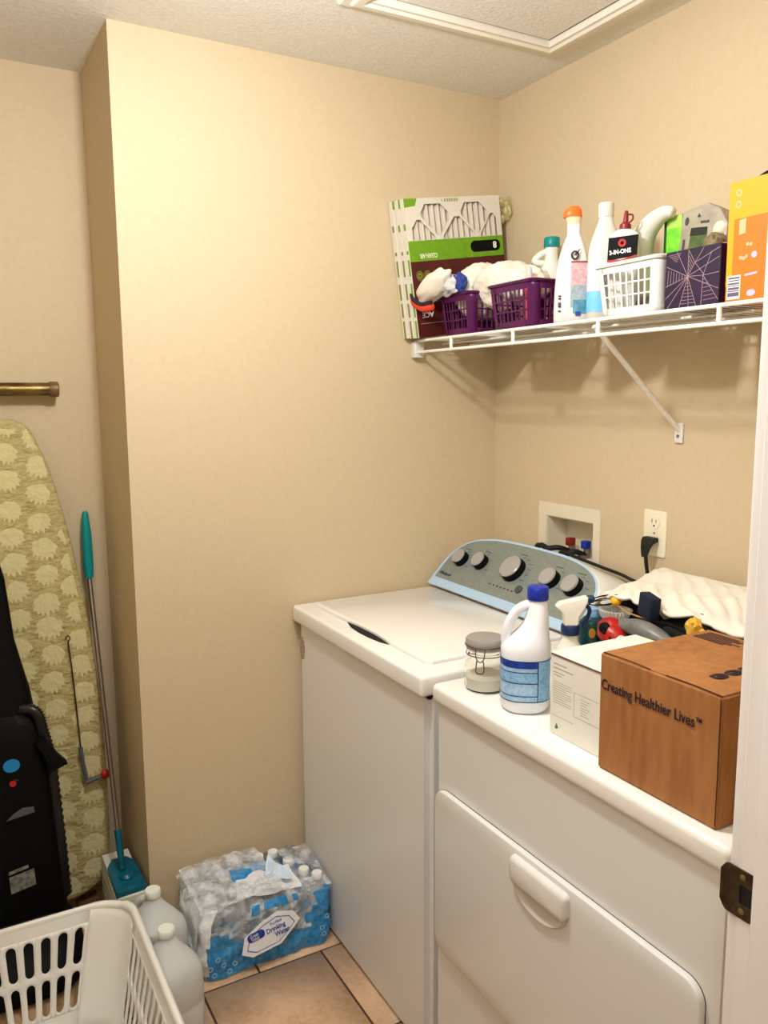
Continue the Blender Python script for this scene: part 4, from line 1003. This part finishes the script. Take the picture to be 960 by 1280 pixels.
# ---- orange carton
t = thing('orange_carton', 'tall orange and yellow carton at the right end of the shelf', 'carton', (-.2, -1.13, ZS))
OY0, OY1, OZ = -1.224, -1.0815, 1.880
obj('carton_body', B(-.288, -.16, OY0, OY1, ZS, OZ, bev=.001, seg=1), OBOX, t)
mk = frame((-.288, OY1, ZS), (0, -1, 0), (0, 0, 1))
f1 = obj('yellow_panel', plate([(.0005, .147), (.142, .147), (.142, .2125), (.0005, .2125)], (), .0003, mk), YBOX, t, smooth=False)
obj('yellow_edge', plate([(.0005, .03), (.013, .03), (.013, .147), (.0005, .147)], (), .0003, mk), YBOX, f1, smooth=False)
bc = obj('barcode_label', plate([(.004, .006), (.032, .006), (.032, .048), (.004, .048)], (), .0004, mk), mat('barcode_white', (232, 226, 222), .6), t, smooth=False)
bm = bmesh.new()
for z_, h_ in ((.011, .007), (.0195, .002), (.023, .004), (.029, .0015), (.032, .003), (.038, .0018), (.042, .003)): merge(bm, plate([(.006, z_), (.030, z_), (.030, z_+h_), (.006, z_+h_)], (), .0003, mk, z0=.0004))
obj('barcode_bars', bm, mat('barcode_ink', (96, 84, 110), .6), bc, smooth=False)
bm = plate(circ(.020, .192, .0065, 16), [circ(.020, .192, .0035, 10)], .0003, mk, z0=.0004); merge(bm, plate(circ(.020, .172, .0065, 16), [circ(.020, .172, .0035, 10)], .0003, mk, z0=.0004))
merge(bm, plate([(.024, .118), (.038, .120), (.038, .146), (.024, .144)], (), .0003, mk, z0=.0004))
for u_, v_ in ((.043, .100), (.050, .099), (.030, .078), (.036, .076), (.042, .079)): merge(bm, plate(circ(u_, v_, .0035, 10), (), .0003, mk, z0=.0004))
obj('carton_print', bm, PEACH, t, smooth=False)
bm = plate([(.040, .044), (.066, .046), (.066, .050), (.040, .048)], (), .0003, mk, z0=.0004); merge(bm, plate(circ(.058, .08, .006, 10), (), .0003, mk, z0=.0004)); merge(bm, plate(circ(.055, .014, .009, 14, .006), (), .0003, mk, z0=.0004))
obj('carton_print_lilac', bm, LILAC, t, smooth=False)
# black arched handle on the carton
bm = plate([( .004, 0)] + [(.004 + .135*i/16, .022*math.sin(PI*i/16)) for i in range(1, 16)] + [(.139, 0)], (), .05, frame((-.205, OY1, OZ), (0, -1, 0), (0, 0, 1)), z0=.0)
t2 = thing('black_pouch', 'black rounded pouch on top of the orange carton', 'pouch', (-.23, -1.14, OZ)); obj('pouch_body', bm, BLACK, t2, bevel=.002)

# ================================================================ LEFT ALCOVE
t = thing('curtain_rod', 'tarnished bronze rod with a brown end cap on the alcove wall', 'rod', (-1.6, .32, 1.53))
RY = .325
obj('rod_tube', tube(bmesh.new(), [(-2.1, RY, 1.53), (-1.288, RY, 1.53)], .0185, 20), BRONZE, t)
bm = bmesh.new(); lathe(bm, [(.0205, 0), (.0215, .002), (.0215, .021), (.019, .024)], n=24, mtx=Matrix.Translation((-1.294, RY, 1.53)) @ Matrix.Rotation(PI/2, 4, 'Y')); obj('end_cap', bm, BROWNCAP, t, label='brown end cap')
bm = bmesh.new()
for xx in (-1.55, -2.0): box(bm, xx-.008, xx+.008, RY+.012, D, 1.515, 1.545, bev=.002)
obj('wall_bracket', bm, BRONZE, t)

# ironing board
t = thing('ironing_board', 'ironing board in olive leaf-print cover leaning on the alcove wall', 'ironing board', (-1.42, .22, 0))
prof = [(0, 1.452), (.03, 1.447), (.062, 1.425), (.085, 1.38), (.112, 1.30), (.145, 1.15), (.172, .98), (.192, .80), (.205, .60), (.207, .40), (.203, .20), (.190, .125), (.160, .085), (.11, .062), (.05, .055), (0, .053)]
CX = -1.4185
rs = smooth_pts([(a, b, 0) for a, b in prof], 4)
ring = [(p.x, p.y) for p in rs] + [(-p.x, p.y) for p in reversed(rs[1:-1])]
def by(z): return .235 + .095*(z/1.45)
def bpt(u, z, n): return Vector((CX+u, by(z) + n, z))
rings = [[bpt(u*s, .72+(z-.72)*(1-(1-s)*.5), n) for u, z in ring] for s, n in ((.90, -.018), (.965, -.0165), (.992, -.011), (1, -.003), (.995, .006), (.96, .010))]
bm = bmesh.new(); loft(bm, rings); bmesh.ops.recalc_face_normals(bm, faces=bm.faces)
cv = obj('board_cover', bm, COVER, t, sharp=70)
# printed leaves
bm = bmesh.new(); rnd = random.Random(11)
def inside(u, z):
    if z > 1.43 or z < .07: return False
    for a, b in zip(rs, rs[1:]):
        if b.y <= z <= a.y: return abs(u) < (a.x + (b.x-a.x)*(a.y-z)/max(1e-6, a.y-b.y)) * .935
    return False
for c_ in range(-3, 4):
    for r_ in range(24):
        uc = c_*.078 + rnd.uniform(-.005, .005); zc = .06 + r_*.076 + (c_ % 2)*.038 + rnd.uniform(-.004, .004)
        if not inside(uc*.9, min(max(zc, .08), 1.42)): continue
        R_ = .034*rnd.uniform(.92, 1.08); ph = rnd.uniform(-.5, .5); poly = []
        hl = [(0, 1), (.34, .94), (.62, .74), (.80, .66), (.98, .40), (.88, .16), (1.04, -.14), (.78, -.22), (.80, -.60), (.52, -.40), (.42, -.84), (.18, -.46), (0, -.98)]
        ca, sa = math.cos(ph), math.sin(ph)
        for px_, pz_ in hl + [(-q[0], q[1]) for q in reversed(hl[1:-1])]:
            px_ += rnd.uniform(-.06, .06); pz_ += rnd.uniform(-.06, .06)
            poly.append((uc + R_*(px_*ca - pz_*sa), zc + R_*(px_*sa + pz_*ca)))
        poly = [(u, z) for u, z in poly]
        if sum(inside(u, z) for u, z in poly) < len(poly):
            poly = [(u, z) if inside(u, z) else None for u, z in poly]; poly = [q for q in poly if q]
            if len(poly) < 9: continue
        cu_, cz_ = sum(q[0] for q in poly)/len(poly), sum(q[1] for q in poly)/len(poly)
        cvx = bm.verts.new(bpt(cu_, cz_, -.0192)); vs = [bm.verts.new(bpt(u, z, -.0190)) for u, z in poly]
        for i in range(len(vs)): bm.faces.new((cvx, vs[(i+1) % len(vs)], vs[i]))
obj('leaf_print', bm, LEAF, cv, kind='stuff', smooth=False, label='cream maple-leaf print')
bm = bmesh.new()
tube(bm, [(CX-.13, .28, .06), (CX-.13, .25, .004), (CX+.13, .25, .004), (CX+.13, .28, .06)], .009, 8); tube(bm, [(CX-.10, .32, .1), (CX-.06, .35, 1.2)], .008, 8); tube(bm, [(CX+.10, .32, .1), (CX+.06, .35, 1.2)], .008, 8)
obj('folded_legs', bm, STEEL, t)

t = thing('hooked_rod', 'thin dark hooked rod with a red-tipped clamp, hung on the ironing board', 'hook', (-1.275, .25, .5))
bm = bmesh.new(); y_ = .258
hk = [(-1.2955+.006*math.cos(a), y_, .832+.008*math.sin(a)) for a in [math.radians(d_) for d_ in range(200, -110, -30)]]
tube(bm, hk, .0016, 6); tube(bm, [(-1.2955, y_, .824), (-1.290, y_-.004, .75), (-1.284, y_-.012, .60), (-1.281, y_-.022, .50)], .002, 8)
obj('wire_stem', bm, mat('dark_metal', (70, 58, 40), .4, .7), t)
bm = bmesh.new(); 
tube(bm, [(-1.283, .232, .515), (-1.280, .226, .47), (-1.272, .222, .415)], .006, 8); tube(bm, [(-1.274, .222, .412), (-1.25, .219, .418), (-1.228, .217, .424)], [.009, .007, .007], 8)
obj('clamp', bm, mat('greyblue_metal', (92, 98, 102), .45, .3), t)
bm = lump(bmesh.new(), (-1.222, .216, .426), (.013, .012, .014), 3, .05, 2); obj('red_tip', bm, RED, t, label='red end')

# flat mop and dustpan-like head
t = thing('flat_mop', 'teal-handled flat mop leaning in the alcove corner beside the ironing board', 'mop', (-1.19, .22, 0))
top, gb, bot = Vector((-1.216, .345, 1.18)), Vector((-1.2165, .334, .985)), Vector((-1.212, .085, .197))
mid = gb.lerp(bot, .92)
obj('pole', tube(bmesh.new(), [gb, mid], .0068, 14), STEEL, t)
gp_ = [top, top.lerp(gb, .05), top.lerp(gb, .35), top.lerp(gb, .8), gb]
obj('handle_grip', tube(bmesh.new(), gp_, [.006, .009, .014, .0145, .0125], 16), TEAL, t, label='teal hand grip')
obj('lower_socket', tube(bmesh.new(), [gb.lerp(bot, .87), bot], [.0105, .0085], 14), TEALD, t, label='teal socket')
obj('mop_plate', plate([(-1.246, -.018), (-1.170, -.012), (-1.172, .125), (-1.190, .155), (-1.226, .155), (-1.244, .12)], (), .012, None, z0=.1795, bev=.002), TEALD, t, label='dark teal head plate')
bm = bmesh.new(); lathe(bm, [(.018, .190), (.018, .199), (.011, .206)], (-1.208, .045, 0), 20); obj('swivel', bm, TEALD, t)
t = thing('stacked_boards', 'stack of off-white flat boards on the floor under the teal mop head', 'boards', (-1.207, .1, 0))
for k in range(9):
    z_ = .0 + k*.01985; dx_ = .0015*((k*7) % 3)
    obj('board', B(-1.248+dx_, -1.166-dx_, -.022, .222, z_, z_+.0185, bev=.0015, seg=1), mat('pad_white', (222, 222, 206), .7), t)

# vacuum cleaner
t = thing('vacuum_cleaner', 'black upright vacuum cleaner with a blue disc standing before the ironing board', 'vacuum cleaner', (-1.50, .12, 0))
VX = -1.485
def vr(z, hwid, y0, y1, x=VX, p=3): return [Vector((x + q.x, (y0+y1)/2 + q.y, z)) for q in se_ring(0, 0, 0, hwid, (y1-y0)/2, p, 28)]
bm = bmesh.new(); loft(bm, [vr(.09, .128, .045, .205), vr(.25, .130, .05, .21), vr(.45, .118, .06, .215), vr(.60, .108, .075, .22), vr(.66, .098, .085, .22), vr(.69, .07, .10, .22)]); obj('body', bm, BLACK, t, sharp=60)
bm = bmesh.new(); loft(bm, [vr(.66, .085, .10, .215), vr(.74, .075, .115, .215), vr(.82, .058, .13, .21), vr(.88, .046, .14, .2), vr(.96, .040, .15, .19), vr(1.04, .034, .155, .19), vr(1.085, .024, .16, .185), vr(1.09, .01, .165, .18)]); obj('upper_handle', bm, BLACK, t, sharp=60)
bm = bmesh.new(); loft(bm, [vr(.002, .15, -.08, .19), vr(.03, .16, -.10, .20), (vr(.08, .155, -.06, .205)), vr(.12, .13, .03, .205)]); obj('floor_head', bm, BLACK, t, sharp=60)
# ribbed hose
hp = smooth_pts([(-1.44, .12, .70), (-1.405, .105, .69), (-1.392, .10, .64), (-1.378, .095, .56), (-1.372, .09, .44), (-1.366, .085, .30), (-1.362, .085, .17)], 14)
obj('ribbed_hose', tube(bmesh.new(), hp, [.0165 if i % 2 else .0125 for i in range(len(hp))], 14), mat('black_hose', (16, 16, 17), .35), t, sharp=180)
mb_ = frame((-1.40, .085, .62), (.42, 0, -.9), (.9, 0, .42))
obj('crevice_tool', plate([(0, -.012), (.06, -.012), (.088, -.024), (.092, .022), (.06, .014), (0, .012)], (), .03, mb_, z0=-.015, bev=.002), BLACK, t)
mvf = Matrix(((1, 0, 0, VX), (0, 0, -1, .062), (0, 1, 0, 0), (0, 0, 0, 1)))
def onv(pl, t_, z0, nm, m, lab=None, dy=0): 
    mm2 = Matrix(((1, 0, 0, VX), (0, 0, -1, .062+dy), (0, 1, 0, 0), (0, 0, 0, 1))); return obj(nm, plate(pl, (), t_, mm2, z0=z0), m, t, label=lab)
bdg = onv(circ(.012, .570, .020, 24, .017), .004, 0, 'blue_disc', mat('badge_blue', (24, 130, 190), .4), 'bright blue round badge', dy=.012)
onv(circ(.012, .523, .008, 16), .004, 0, 'red_button', RED, 'red power button', dy=.008)
onv([(-.012, .514), (.026, .514), (.026, .532), (-.012, .532)], .002, 0, 'button_plate', mat('vac_dark_red', (70, 26, 24), .5), dy=.0085)
onv([(-.01, .432), (.058, .440), (.056, .455), (.03, .458), (.006, .446)], .003, 0, 'grey_highlight', mat('vac_grey', (84, 84, 86), .25), 'grey highlight painted on the body', dy=-.006)  # flat grey patch painting a highlight on the black body
onv([(-.012, .235), (.048, .245), (.046, .290), (-.014, .281)], .002, 0, 'rating_label', SILVER, 'silver rating label', dy=-.0155)
onv([(-.014, .288), (.033, .296), (.033, .304), (-.014, .296)], .002, 0, 'rating_label_strip', SILVER, dy=-.0155)
onv([(-.10, .145), (.09, .145), (.09, .15), (-.10, .15)], .003, 0, 'seam', mat('vac_seam', (30, 30, 32), .3), dy=-.014)

# cardboard bit under the board
t = thing('wood_block', 'small brown wood block on the floor under the ironing board', 'block', (-1.29, .24, 0))
obj('block_body', B(-1.315, -1.255, .20, .29, 0.0, .035, bev=.003), mat('brown_wood', (112, 76, 44), .7, var=(20, (80, 50, 28), .8), stretch=(.4, 3, 3)), t)

# ================================================================ FLOOR THINGS
# laundry basket
BW, BD, BH = .50, .62, .278
t = thing('laundry_basket', 'white plastic laundry basket with oblong slots in the lower left corner', 'laundry basket', (-1.249-BW/2, -.172-BD/2, 0), 0, world=False)
bm = perf_basket(BW, BD, BH, .062, .075, 8, 11, 2, .0235, .080, .0117, .19, .87)
obj('basket_wall', bm, BASKETW, t, solid=.0035, sharp=30)
obj('basket_floor', basket_base(BW-.12, BD-.12, .03, .0005, .004), BASKETW, t)
bm = bmesh.new(); rgs = []
for dx, dz in ((-.004, -.006), (.006, -.016), (.011, -.012), (.012, -.002), (.006, .006), (-.001, .007), (-.005, .002)):
    rg = []
    for p_ in rim_path(BW+2*dx, BD+2*dx, .08, 12):
        wav = .006*math.cos(p_.x*14) if abs(p_.y) > BD/2-.03 else 0
        rg.append(Vector((p_.x, p_.y, BH+dz+wav)))
    rgs.append(rg)
loft(bm, rgs+[rgs[0]], caps=False); obj('rim', bm, BASKETW, t, sharp=70)

# water jugs
def jug(label, loc, rz):
    t = thing('water_jug', label, 'water jug', loc, rz, 'gallon water jugs beside the basket', world=False)
    bm = bmesh.new()
    loft(bm, [se_ring(0, 0, z, r, r, pp_, 40) for z, r, pp_ in ((0, .058, 3), (.003, .066, 3.4), (.012, .070, 3.6), (.08, .0705, 3.6), (.085, .069, 3.6), (.09, .0705, 3.6), (.15, .0705, 3.5), (.175, .067, 3), (.192, .056, 2.5), (.208, .043, 2.2), (.222, .032, 2), (.236, .022, 2), (.245, .017, 2), (.252, .017, 2))])
    obj('jug_body', bm, HDPE, t, sharp=60)
    bm = tube(bmesh.new(), smooth_pts([(-.012, 0, .236), (-.03, 0, .232), (-.052, 0, .215), (-.064, 0, .185), (-.066, 0, .15), (-.060, 0, .125)], 5), .011, 12); obj('jug_handle', bm, HDPE2, t, sharp=180)
    bm = bmesh.new(); lathe(bm, [(.019, .250), (.0198, .252), (.0198, .266), (.018, .2685)], n=28); obj('screw_cap', bm, HDPE2, t, label='pale translucent cap')
    return t
jug('front frosted water jug, standing nearest the camera beside the laundry basket', (-1.193, -.335, 0), math.radians(-70))
jug('rear frosted water jug by the wall corner, partly behind the front jug', (-1.184, -.165, 0), math.radians(-60))

# water bottles and their torn wrap
def wbottle(label, loc, i):
    t = thing('water_bottle', label, 'bottle', loc, 0, 'small water bottles in the torn pack', world=False)
    bm = bmesh.new(); lathe(bm, [(.024, 0), (.029, .003), (.030, .010), (.0275, .03), (.030, .04), (.0275, .05), (.030, .06), (.0275, .07), (.030, .08), (.030, .125), (.028, .14), (.021, .158), (.0135, .172), (.012, .178), (.012, .186)], n=20)
    obj('bottle_body', bm, PET, t, sharp=70)
    bm = bmesh.new(); lathe(bm, [(.0145, .183), (.0148, .184), (.0148, .197), (.0135, .199)], n=18); obj('cap', bm, mat('bottle_cap_white', (240, 242, 240), .4), t, label='white cap')
    bm = bmesh.new(); lathe(bm, [(.0303, .082), (.0305, .083), (.0305, .122), (.0303, .123)], n=20, caps=False); obj('bottle_label', bm, mat('bottle_label_blue', (90, 160, 208), .4, var=(40, (220, 232, 240), .9)), t)
    return t
wp = [(-.812, -.040, 'uncovered water bottle standing highest, against the wall'), (-.790, -.102, 'second uncovered water bottle, between the wall bottle and the pack'), (-.768, -.164, 'third uncovered water bottle, right rear of the pack'), (-.744, -.200, 'uncovered water bottle at the right front, beside the washer')]
b0 = None
pack_group = 'water bottles inside the torn wrap'
def clone_bottle(src, lab, loc, grp=None):
    c = copy_tree(src); c.location = loc; c['label'] = lab
    if grp: c['group'] = grp
    return c
for i, (x_, y_, lab) in enumerate(wp):
    if b0 is None: b0 = wbottle(lab, (x_, y_, .0), 0)
    else: clone_bottle(b0, lab, (x_, y_, 0))
PR = math.radians(10)
for r_ in range(3):
    for c_ in range(4):
        x_ = -1.045 + c_*.063; y_ = -.040 - r_*.062 - .012*c_*.0
        z_ = 0
        clone_bottle(b0, 'wrapped water bottle in the %s row of the pack, %s' % (('back', 'middle', 'front')[r_], ('leftmost', 'second from the left', 'third from the left', 'rightmost')[c_]), (x_ + .004*r_, y_, 0), pack_group)
t = thing('water_pack_wrap', 'torn plastic wrap with blue and white print around the pack of water bottles', 'plastic wrap', (-.91, -.13, 0))
X0, X1, Y0, Y1, HZ = -1.085, -.712, -.232, -.006, .185
wr = [Vector(p + (0,)) for p in rrect(X0, X1, Y0, Y1, .028, 4)]
# densify
dense = []
for a, b in zip(wr, wr[1:]+wr[:1]):
    n_ = max(1, int((b-a).length/.012))
    for k in range(n_): dense.append(a.lerp(b, k/n_))
def wrapfn(k, j, off=0):
    p = dense[k % len(dense)]; c = Vector(((X0+X1)/2, (Y0+Y1)/2, 0)); d = (p-c).normalized()
    z = HZ*1.0*j
    top_ = max(0, j-.8)/.2
    nn = noise.noise(Vector((p.x*22, p.y*22, z*20)))*.012 + noise.noise(Vector((p.x*60, p.y*60, z*55)))*.005
    q = p + d*(nn + off - .006 - .022*top_**2 + .006*math.sin(PI*min(1, j)))
    q.x = min(q.x, -.7065); q.y = min(q.y, -.002)
    return Vector((q.x, q.y, max(.0015, z + .004 + .010*noise.noise(Vector((p.x*18, p.y*18, 9)))*j)))
def wrap_mesh(test, j0, j1, nj, off):
    bm = bmesh.new(); n_ = len(dense); V = {}
    def g(k, j):
        if (k, j) not in V: V[(k, j)] = bm.verts.new(wrapfn(k, j0+(j1-j0)*j/nj, off))
        return V[(k, j)]
    for k in range(n_):
        for j in range(nj):
            pm = dense[k]; jj = j0+(j1-j0)*(j+.5)/nj
            if test(pm, jj, k): bm.faces.new((g(k % n_, j), g((k+1) % n_, j), g((k+1) % n_, j+1), g(k % n_, j+1)))
    return bm
obj('clear_film', wrap_mesh(lambda p, j, k: True, 0, 1.02, 26, 0), FILM, t, sharp=180)
front = lambda p: p.y < Y0+.04
def blue(p, j, k):
    u = (p.x-X0)/(X1-X0); n_ = noise.noise(Vector((p.x*25, p.y*20, j*4)))*.12
    if p.y > -.12 and p.x < X0+.05: return False
    if p.x > X1-.03 and p.y > Y0+.05: return j < .7
    if u < .34: return j < .66 + n_ - u*.5 and u > .02
    if u > .72: return j < .80 + n_*1.2 and (u > .82 + n_*.6 or j < .34)
    return j < .18 + n_*.8 + (.12 if u > .6 else 0) or (.80 + n_*.5 < j < .92 and u < .8 and k % 7 != 0)
obj('blue_print', wrap_mesh(blue, 0, 1.0, 30, .0015), BLUEFILM, t, sharp=180, label='bright blue printed areas of the wrap')
def whitep(p, j, k):
    u = (p.x-X0)/(X1-X0); n_ = noise.noise(Vector((p.x*20, p.y*20, j*3)))*.15
    return (p.x < X0+.05 and p.y < -.10 and j > .05 and u < .03 + j*.03)
obj('white_print', wrap_mesh(whitep, 0, 1.0, 30, .003), WFILM, t, sharp=180)
# pale centre panel with the wordmark
pc = [(.062, .0), (.02, -.028), (-.05, -.034), (-.075, -.02), (-.062, .014), (-.02, .034), (.025, .046), (.062, .034), (.075, .012)]
mlb = frame((-.900, Y0-.014, .093), (1, -.05, .10), (-.08, .22, 1))
lbl = obj('logo_panel', plate([(p[0]*1.12, p[1]*1.15) for p in pc], (), .001, mlb), WFILM, t, smooth=False, label='white panel with the wordmark')
bm = plate([(p[0]*.92, p[1]*.90) for p in pc], [[(p[0]*.89, p[1]*.86) for p in pc]], .0008, mlb, z0=.001); obj('panel_outline', bm, LNAVY, lbl, smooth=False)
rr_ = Matrix.Rotation(.10, 4, 'Z')
obj('navy_leaf', plate(rrect(-.062, -.014, .004, .026, .010, 4), (), .0008, mlb @ rr_, z0=.0015), LNAVY, lbl, smooth=False)
text('Great', .0125, MATS['print_white'], lbl, mlb @ rr_ @ Matrix.Translation((-.055, .015, .0028)), sx=.8); text('Value', .0125, MATS['print_white'], lbl, mlb @ rr_ @ Matrix.Translation((-.053, .006, .0028)), sx=.8)
text('Purified', .012, LNAVY, lbl, mlb @ rr_ @ Matrix.Translation((.004, .022, .0022)), sx=.9); text('Drinking', .018, LNAVY, lbl, mlb @ rr_ @ Matrix.Translation((-.010, .006, .0022)), sx=.85, bold=.0003); text('Water', .018, LNAVY, lbl, mlb @ rr_ @ Matrix.Translation((.010, -.011, .0022)), sx=.85, bold=.0003)
# bubbles on the blue print
bm = bmesh.new(); rnd = random.Random(5)
for u_, v_ in ((.03, .03), (.055, .05), (.07, .028), (.04, .07), (.085, .045), (.02, .05), (.335, .06), (.35, .09), (.34, .04)):
    merge(bm, plate(circ(X0+u_, v_, .007, 14), [circ(X0+u_, v_, .0045, 10)], .0006, Matrix(((1, 0, 0, 0), (0, 0, -1, Y0-.012), (0, 1, 0, 0), (0, 0, 0, 1)))))
obj('bubble_print', bm, mat('bubble_pale', (150, 212, 238), .4, alpha=.8), t, smooth=False)
# loose flaps of film on top and at the left
def flap(nm, pts, m, sd, lab=None):
    a, b, c, d = [Vector(p) for p in pts]
    def fn(i, j):
        p = a.lerp(b, i).lerp(d.lerp(c, i), j); nn = noise.noise_vector(p*18 + Vector((sd, 0, 0)))*.014 + noise.noise_vector(p*50)*.004
        edge = min(1, 4*min(i, 1-i, j+.25, 1)); p = p + nn*(.4+.6*edge)
        p.x = min(p.x, -.708); p.y = min(p.y, -.003); p.z = max(p.z, .002)
        return p
    obj(nm, grid(fn, 22, 14), m, t, sharp=180, label=lab)
flap('torn_flap', [(-1.08, -.225, .192), (-.85, -.235, .206), (-.862, -.02, .216), (-1.08, -.02, .210)], HAZE, 1)
flap('torn_flap', [(-.98, -.212, .19), (-.80, -.222, .182), (-.80, -.14, .208), (-.96, -.14, .21)], WFILM, 2, 'white torn flap on top')
flap('torn_flap', [(-.97, -.15, .205), (-.84, -.15, .205), (-.85, -.09, .205), (-.96, -.08, .205)], BLUEFILM, 6, 'blue torn strip on top')
flap('torn_flap', [(-.88, -.16, .206), (-.815, -.20, .205), (-.815, -.165, .216), (-.855, -.12, .246)], mat('pale_blue_film', (206, 222, 240), .3, bump=(30, .8, .01)), 3, 'pale blue torn corner standing up')
flap('torn_flap', [(-1.085, -.22, .19), (-1.10, -.10, .20), (-1.104, -.10, .11), (-1.10, -.23, .07)], WFILM, 4, 'white flap hanging at the left end')
flap('torn_flap', [(-.80, -.225, .178), (-.712, -.225, .17), (-.712, -.05, .20), (-.80, -.05, .20)], FILM, 5)
flap('torn_flap', [(-1.10, -.14, .19), (-1.02, -.16, .21), (-1.0, -.05, .22), (-1.09, -.03, .205)], FILM, 8)
wset()
